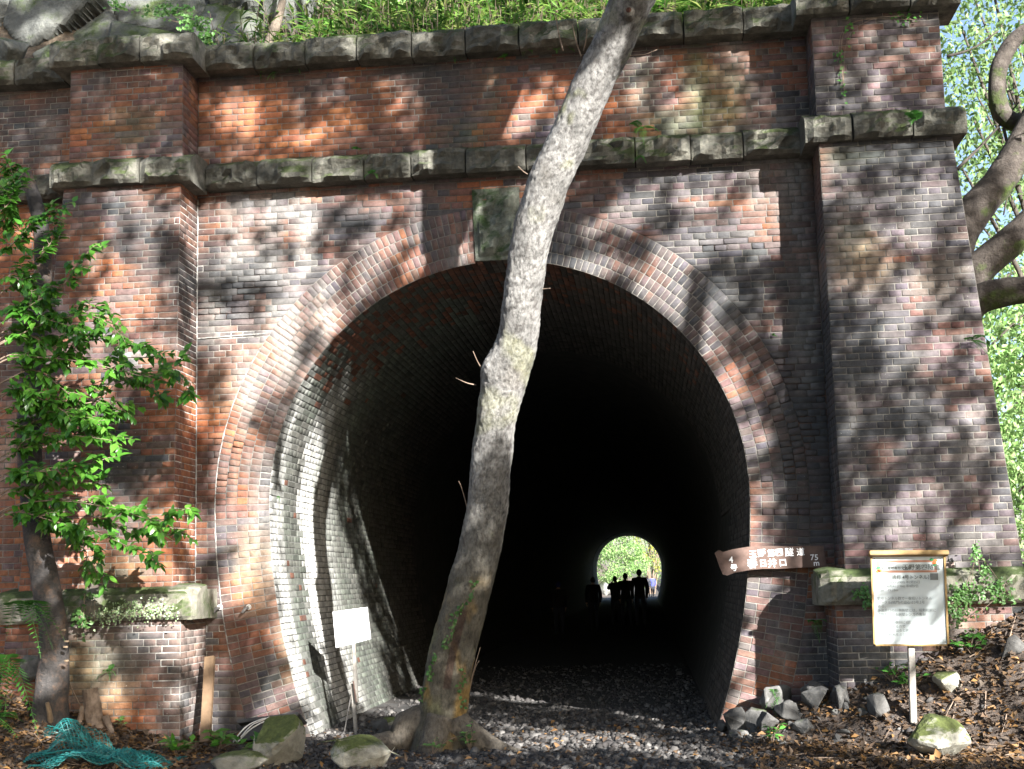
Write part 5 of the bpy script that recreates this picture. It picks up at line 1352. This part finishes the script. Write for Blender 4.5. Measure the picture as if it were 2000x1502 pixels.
def tree(label, base, h, r, centres, nl, size, mat, name='broadleaf_tree', group='trees behind the portal on the river side', bark=(.07, .06, .05)):
    t = empty(name, base); tag(t, label, 'tree', group); b = np.array(base)
    P = spline([b+np.array([0, 0, -.3]), b+np.array([.1, .1, h*.35]), b+np.array([-.1, .2, h*.7]), b+np.array([.1, .1, h])], 16)
    v, f = tube(P, np.linspace(r, r*.3, 16), 10, .12); mesh('trunk', v, f, BARK, t, True, np.broadcast_to(bark, (len(v), 3)))
    for c in centres:
        k = RNG.integers(5, 14); e = np.array(c[:3]); Q = spline([P[k], (P[k]+e)/2+np.array([0, 0, .3]), e], 9); v, f = tube(Q, np.linspace(r*.4, .015, 9), 6, .1); mesh('limb', v, f, BARK, t, True, np.broadcast_to(bark, (len(v), 3)))
    crown(t, centres, nl, size, mat); return t
def cl(lst): return [tuple(at(a, b, Y))+(r,) for a, b, Y, r in lst]
tree('broadleaf tree with fine bright leaves just beyond the right pilaster top', (7.6, 7.5, .5), 9, .16, cl([(1880, 60, 7, 1.1), (1960, 150, 7.5, 1.2), (1900, 230, 7.2, 1.0), (1990, 320, 7.5, 1.1), (1880, 330, 7.2, .9), (1930, -60, 7.5, 1.3), (1990, 40, 7, 1.1)]), 3300, .115, LEAF_FAR)
tree('bushy green tree behind the mossy stems on the river side', (8.6, 9.5, .2), 6.5, .14, cl([(1930, 680, 9, 1.0), (1980, 640, 9.2, 1.0), (1990, 760, 9, 1.0), (1930, 780, 8.6, .8), (1980, 880, 8.8, 1.0), (1940, 900, 8.8, .8), (2010, 560, 9, 1.0)]), 4200, .12, LEAF_FAR)
tree('low leafy tree lit by the sun down the river side bank', (8.4, 6.5, .3), 4., .1, cl([(1990, 960, 6, .8), (1985, 1060, 5.6, .7), (2000, 1130, 5, .6), (1960, 960, 7, .6), (2020, 860, 6, .9)]), 3600, .10, LEAF_FAR)
tree('tall pale tree farther off through the leaves on the right', (11.2, 16, -.5), 12, .2, cl([(1890, 150, 16, 1.9), (1980, 60, 16, 2.0), (1990, 250, 16.5, 1.8), (1900, 420, 16, 1.7), (1985, 450, 16, 1.6), (1930, 560, 16, 1.5), (1880, -60, 16, 1.8)]), 3300, .15, LEAF_FAR)
tree('dark broadleaf tree farther off low on the right', (12.6, 20, -1.), 9, .2, cl([(1930, 680, 20, 1.8), (1990, 640, 20, 1.9), (1950, 820, 20, 1.8), (2000, 900, 20, 1.7), (1980, 1010, 20, 1.6), (1950, 1000, 19, 1.4)]), 5200, .17, LEAF_TREE)
tree('distant tree closing the view on the river side', (17, 34, -2.), 14, .25, cl([(1900, 300, 34, 3.), (1990, 250, 34, 3.), (1930, 500, 34, 3.), (1990, 560, 34, 3.), (1950, 740, 34, 3.), (1990, 850, 34, 3.), (1970, 1000, 34, 2.8)]), 2600, .28, LEAF_FAR)

# trees beyond the far mouth
gr = 'trees beyond the far mouth of the tunnel'
tree('pale green tree seen through the far tunnel mouth', (-3.6, 104, gz(-3.6, 104)), 6, .14, [(-3.2, 104, 3.6, 1.5), (-1.8, 104, 4.6, 1.5), (-3.8, 104, 5.8, 1.7), (-1.6, 105, 6.3, 1.6), (-2.8, 103, 1.9, 1.1)], 3000, .24, LEAF_FAR, group=gr)
tree('blue green bushy tree in the middle of the far tunnel mouth', (-.6, 101, 0), 4, .1, [(-.9, 101, 2.4, 1.1), (.4, 101.2, 2.8, 1.1), (-.1, 101, 3.9, 1.1), (-1.6, 101, 1.5, .8)], 2400, .22, LEAF_FAR, group=gr)
ty = tree('yellowing tree with many thin stems at the right of the far mouth', (1.6, 103, 0), 6, .09, [(1.6, 103, 3.6, 1.2), (2.6, 103, 4.8, 1.3), (1.2, 103, 5.6, 1.3), (2.7, 103, 2.6, 1.), (.6, 104, 6.4, 1.3)], 1900, .20, LEAF_YEL, group=gr)
for k in range(9):
    b = np.array([1.5+.08*k-.3, 102.6, 0]); e = b+np.array([RNG.normal(.2, .8), 0, RNG.uniform(3.5, 6)]); Q = spline([b, (b+e)/2+np.array([RNG.normal(0, .15), 0, .3]), e], 8); v, f = tube(Q, np.linspace(.05, .015, 8), 6); mesh('stem', v, f, TWIG, ty)
tree('tall leafy tree closing the far end of the cutting', (-1, 116, 0), 9, .2, [(-4, 116, 5, 2.4), (-1, 117, 6.5, 2.6), (2, 116, 5.5, 2.5), (4.5, 116, 4, 2.3), (-2.5, 116, 2.5, 2.), (1.5, 117, 2.4, 2.0), (-6, 115, 3, 2.3)], 4200, .3, LEAF_FAR, group=gr)
rock('boulder', 'dark rocky lump beyond the far tunnel mouth', (-2.6, 99, gz(-2.6, 99)), (.9, .7, .9), 301, ROCK, 18, 2, .05)

# ------------------------------------------------------------------ hillside cover
n = 2400; vs = []; fs = []; nn = 0; sv = Acc()
xs_ = RNG.uniform(-3.2, 4.2, n); ys_ = .8+2.6*RNG.uniform(0, 1, n)**1.6
zz = hill_z(xs_, ys_)
P_ = []; D_ = []; N_ = []; L_ = []
for x, y, z in zip(xs_, ys_, zz):
    if x < -2.1 and RNG.uniform() < .7: continue
    h = RNG.uniform(.25, .7); lean = np.array([RNG.normal(0, .2), RNG.normal(-.22, .15), 1.]); tip = np.array([x, y, z])+lean*h
    v, f = tube([np.array([x, y, z-.05]), (np.array([x, y, z])+tip)/2, tip], .0035, 3, cap=False); sv.add(v, f)
    for k in range(RNG.integers(5, 9)):
        t = RNG.uniform(.35, 1.); a = RNG.uniform(0, 6.28); P_.append(np.array([x, y, z])+lean*h*t); D_.append((math.cos(a), math.sin(a)-.2, RNG.normal(.15, .4))); N_.append((RNG.normal(0, .3), -.5+RNG.normal(0, .3), 1)); L_.append(RNG.uniform(.12, .28))
V, F = leaves(np.array(P_), np.array(D_), np.array(N_), np.array(L_), np.array(L_)*.19, .2)
o = mesh('bamboo_grass', V, F, GRASS); tag(o, 'bright bamboo grass growing along the slope above the coping', 'grass', kind='stuff')
o = sv.build('bamboo_grass_stems', TWIG); tag(o, 'thin pale stems of the bamboo grass above the coping', 'grass', kind='stuff')
x, y = scatter(3800, -3.2, 4.2, .8, 4.5)
litter('hill_leaf_litter', x, y, hill_z, LITTER_HILL, .07, 'dry pale fallen leaves on the slope above the coping')
def sapling(label, pts, r, crowns=(), nl=0, mat=LEAF_FAR, size=.09, fr=.4, cat='tree'):
    t = empty('sapling', tuple(at(*pts[0]))); tag(t, label, cat)
    q = spline([at(*p) for p in pts], 16); v, f = tube(q, np.linspace(r, r*fr, 16), 9, .12); mesh('trunk', v, f, BARK, t, True, np.broadcast_to((.16, .13, .10), (len(v), 3)))
    if nl: crown(t, [tuple(at(a, b, Y))+(rr,) for a, b, Y, rr in crowns], nl, size, mat)
sapling('young leaning tree rooted above the coping beside the rock face', [(520, 110, 1.2), (535, 60, 1.3), (550, 10, 1.4), (560, -60, 1.5)], .07)
sapling('leafy sapling above the coping left of the leaning tree', [(640, 90, 2.), (650, 20, 2.2), (655, -80, 2.4)], .03, [(660, -10, 2.2, .5), (700, -40, 2.4, .6), (760, -10, 2.5, .5), (620, -30, 2.4, .5)], 900)
sapling('brown stemmed sapling above the coping near the leaning tree', [(1128, 60, 1.5), (1132, 20, 1.6), (1138, -60, 1.7)], .04, [(1130, -50, 2., .5), (1060, -20, 2.4, .5), (1180, -20, 2.4, .4), (1000, -30, 2.6, .6)], 1000, LEAF_TREE)
sapling('leafy bush above the coping at the right pilaster', [(1420, 30, 1.8), (1425, -20, 1.9), (1430, -80, 2.)], .03, [(1380, -10, 1.8, .45), (1460, -10, 1.7, .4), (1320, -10, 2., .4), (1520, -20, 1.6, .4), (1420, -60, 2.2, .6)], 1500, LEAF_TREE)
sapling('broad bush of bright leaves on the slope above the middle of the coping', [(880, 60, 2.4), (885, 0, 2.6), (890, -80, 2.8)], .03, [(860, -10, 2.6, .6), (940, -20, 2.8, .7), (800, -20, 2.9, .7)], 1400, LEAF_FAR)
# trailing ivy over the rock face edge
creeper('green ivy trailing down the rock face to the coping', [(400, 70, 20, 30), (330, 20, 50, 14), (370, 45, 30, 14), (230, 10, 20, 10)], .78, .045, 420)

# ------------------------------------------------------------------ people
CL_BLACK = mat_simple('dark_cloth_mat', [(.3, (.015, .015, .018)), (.7, (.03, .03, .034))], 20, .9, 60, .3)
CL_BLUE = mat_simple('blue_cloth_mat', [(.3, (.04, .05, .22)), (.7, (.06, .07, .30))], 20, .9, 60, .3)
CL_WHITE = mat_simple('white_cloth_mat', [(.3, (.6,)*3), (.7, (.7,)*3)], 20, .9, 60, .3)
CL_TROUSER = mat_simple('trouser_mat', [(.3, (.03, .035, .05)), (.7, (.05, .055, .075))], 20, .9, 60, .3)
SKIN = mat_simple('skin_mat', [(.3, (.42, .26, .18)), (.7, (.48, .31, .22))], 20, .6, 60, .1)
HAIR = mat_simple('hair_mat', [(.3, (.012, .01, .009)), (.7, (.025, .02, .018))], 20, .5, 60, .3)
def person(label, x, y, h, facing, jacket, trouser, armup=False, stride=.1, hat=None):
    t = empty('person', (x, y, 0)); tag(t, label, 'person', 'walkers in and beyond the tunnel')
    s = h/1.7
    J = {'pel': (0, 0, .93), 'wai': (0, 0, 1.10), 'che': (0, .0, 1.32), 'nec': (0, .0, 1.46), 'hd': (0, .01, 1.52)}
    for sg, k in ((-1, 'l'), (1, 'r')):
        st_ = stride*sg
        J['hip'+k] = (.10*sg, 0, .88); J['kne'+k] = (.11*sg, .05+st_*.6, .49); J['ank'+k] = (.11*sg, st_, .09); J['toe'+k] = (.12*sg, st_+.15, .035)
        J['sho'+k] = (.19*sg, 0, 1.40); J['elb'+k] = (.235*sg, -.03-.6*st_, 1.12); J['wri'+k] = (.215*sg, .06-.8*st_, .88); J['han'+k] = (.21*sg, .08-.8*st_, .80)
    if armup:
        for sg, k in ((-1, 'l'), (1, 'r')): J['elb'+k] = (.24*sg, .22, 1.26); J['wri'+k] = (.09*sg, .30, 1.48); J['han'+k] = (.06*sg, .31, 1.54)
    Rr = {'pel': .165, 'wai': .160, 'che': .178, 'nec': .062, 'hd': .055, 'hip': .095, 'kne': .065, 'ank': .042, 'toe': .035, 'sho': .085, 'elb': .066, 'wri': .045, 'han': .040}
    E_ = [('pel', 'wai'), ('wai', 'che'), ('che', 'nec'), ('nec', 'hd')]
    for k in 'lr': E_ += [('pel', 'hip'+k), ('hip'+k, 'kne'+k), ('kne'+k, 'ank'+k), ('ank'+k, 'toe'+k), ('che', 'sho'+k), ('sho'+k, 'elb'+k), ('elb'+k, 'wri'+k), ('wri'+k, 'han'+k)]
    names = list(J); me = bpy.data.meshes.new('body'); me.from_pydata([Vector(J[k])*s for k in names], [(names.index(a), names.index(b)) for a, b in E_], []); me.update()
    o = bpy.data.objects.new('tmp', me); COL.objects.link(o); sk = o.modifiers.new('s', 'SKIN'); o.modifiers.new('d', 'SUBSURF').levels = 1
    for i, k in enumerate(names):
        r = (Rr.get(k) or Rr[k[:3]])*s; me.skin_vertices[0].data[i].radius = (r, r*(.72 if k in ('pel', 'wai', 'che') else 1)); me.skin_vertices[0].data[i].use_root = k == 'pel'
    bpy.context.view_layer.update(); bm2 = bpy.data.meshes.new_from_object(o.evaluated_get(bpy.context.evaluated_depsgraph_get())); bpy.data.objects.remove(o)
    V = np.array([v.co[:] for v in bm2.vertices]); F = [tuple(p.vertices) for p in bm2.polygons]
    acc = Acc(); acc.add(V, F)
    # head with nose, ears; five fingers on each hand
    hv = []
    nU, nV = 14, 10
    for j in range(nV+1):
        ph = math.pi*j/nV
        for i in range(nU):
            a = 2*math.pi*i/nU; xx = .075*math.sin(ph)*math.cos(a); yy = .092*math.sin(ph)*math.sin(a); zz_ = .115*math.cos(ph)
            if math.sin(a) > .9 and abs(zz_+.01) < .035: yy += .02
            if abs(math.cos(a)) > .97 and abs(zz_) < .03: xx *= 1.14
            if zz_ < 0: xx *= 1-.25*(-zz_/.115)
            hv.append((xx*s, (yy+.015)*s, (1.60+zz_)*s))
    acc.add(hv, [(j*nU+i, (j+1)*nU+i, (j+1)*nU+(i+1) % nU, j*nU+(i+1) % nU) for j in range(nV) for i in range(nU)])
    for k, sg in (('l', -1), ('r', 1)):
        hp = np.array(J['han'+k]); wd = hp-np.array(J['wri'+k]); wd /= np.linalg.norm(wd)
        for q in range(5):
            off = np.array([0, (q-2)*.018, 0]); ln = (.05, .075, .085, .078, .055)[q]; dd = wd+np.array([0, .6 if q == 4 else 0, 0])
            P = [hp+off*.6, hp+off+dd*ln*.6, hp+off+dd*ln+np.array([-.012*sg, 0, 0])]; v, f = tube([p*s for p in P], (.010*s, .009*s, .007*s), 5); acc.add(v, f)
    c, sn = math.cos(facing), math.sin(facing)
    R_ = np.array([[c, sn, 0], [-sn, c, 0], [0, 0, 1]])
    V = np.vstack(acc.v)@R_+np.array([x, y, 0])
    o = mesh('body', V, acc.f, jacket, t, True); o.data.materials.append(trouser); o.data.materials.append(SKIN)
    W0 = np.vstack(acc.v)/s
    for p in o.data.polygons:
        m_ = W0[list(p.vertices)].mean(0)
        if m_[2] > 1.47: p.material_index = 2
        elif m_[2] < .90 and abs(m_[0]) < .2: p.material_index = 1
        elif m_[2] < .86: p.material_index = 2
    hr = [(x_, y_, z_) for x_, y_, z_ in hv]
    hc = np.array([0, .015*s, 1.60*s]); hr = (np.array(hr)-hc)*np.array([1.1, 1.12, 1.09])+hc+np.array([0, -.012*s, .006*s])
    Fh = [(j*nU+i, (j+1)*nU+i, (j+1)*nU+(i+1) % nU, j*nU+(i+1) % nU) for j in range(nV) for i in range(nU) if j < 3 or (j < 7 and math.sin(2*math.pi*(i+.5)/nU) < .25)]
    mesh('hair', hr@R_+np.array([x, y, 0]), Fh, hat or HAIR, t, True)
    return t
def px_at(px, Y): return at(px, 1131, Y)[0]
person('person in dark clothes standing close to the left wall deep in the tunnel', px_at(1158, 24.5), 24.5, 1.44, .2, CL_BLACK, CL_TROUSER)
person('slim person with both arms raised to the face in the tunnel', px_at(1201, 27), 27, 1.46, .1, CL_BLACK, CL_TROUSER, True)
person('shorter person in dark jacket walking away beside the taller walker', px_at(1221, 26), 26, 1.54, -.1, CL_BLACK, CL_TROUSER)
person('tallest person in dark jacket walking towards the far mouth', px_at(1248.5, 26.5), 26.5, 1.64, .0, CL_BLACK, CL_TROUSER, False, .14)
person('person in a white jacket outside the far tunnel mouth', px_at(1264, 84), 84, 1.62, 2.8, CL_WHITE, CL_TROUSER)
person('person in a blue jacket outside the far tunnel mouth', px_at(1274, 86), 86, 1.6, .4, CL_BLUE, CL_TROUSER)
person('person in dark clothes and pale cap standing in the dark tunnel', px_at(1090, 21), 21, 1.34, .1, CL_BLACK, CL_TROUSER, False, .06, CL_BLUE)
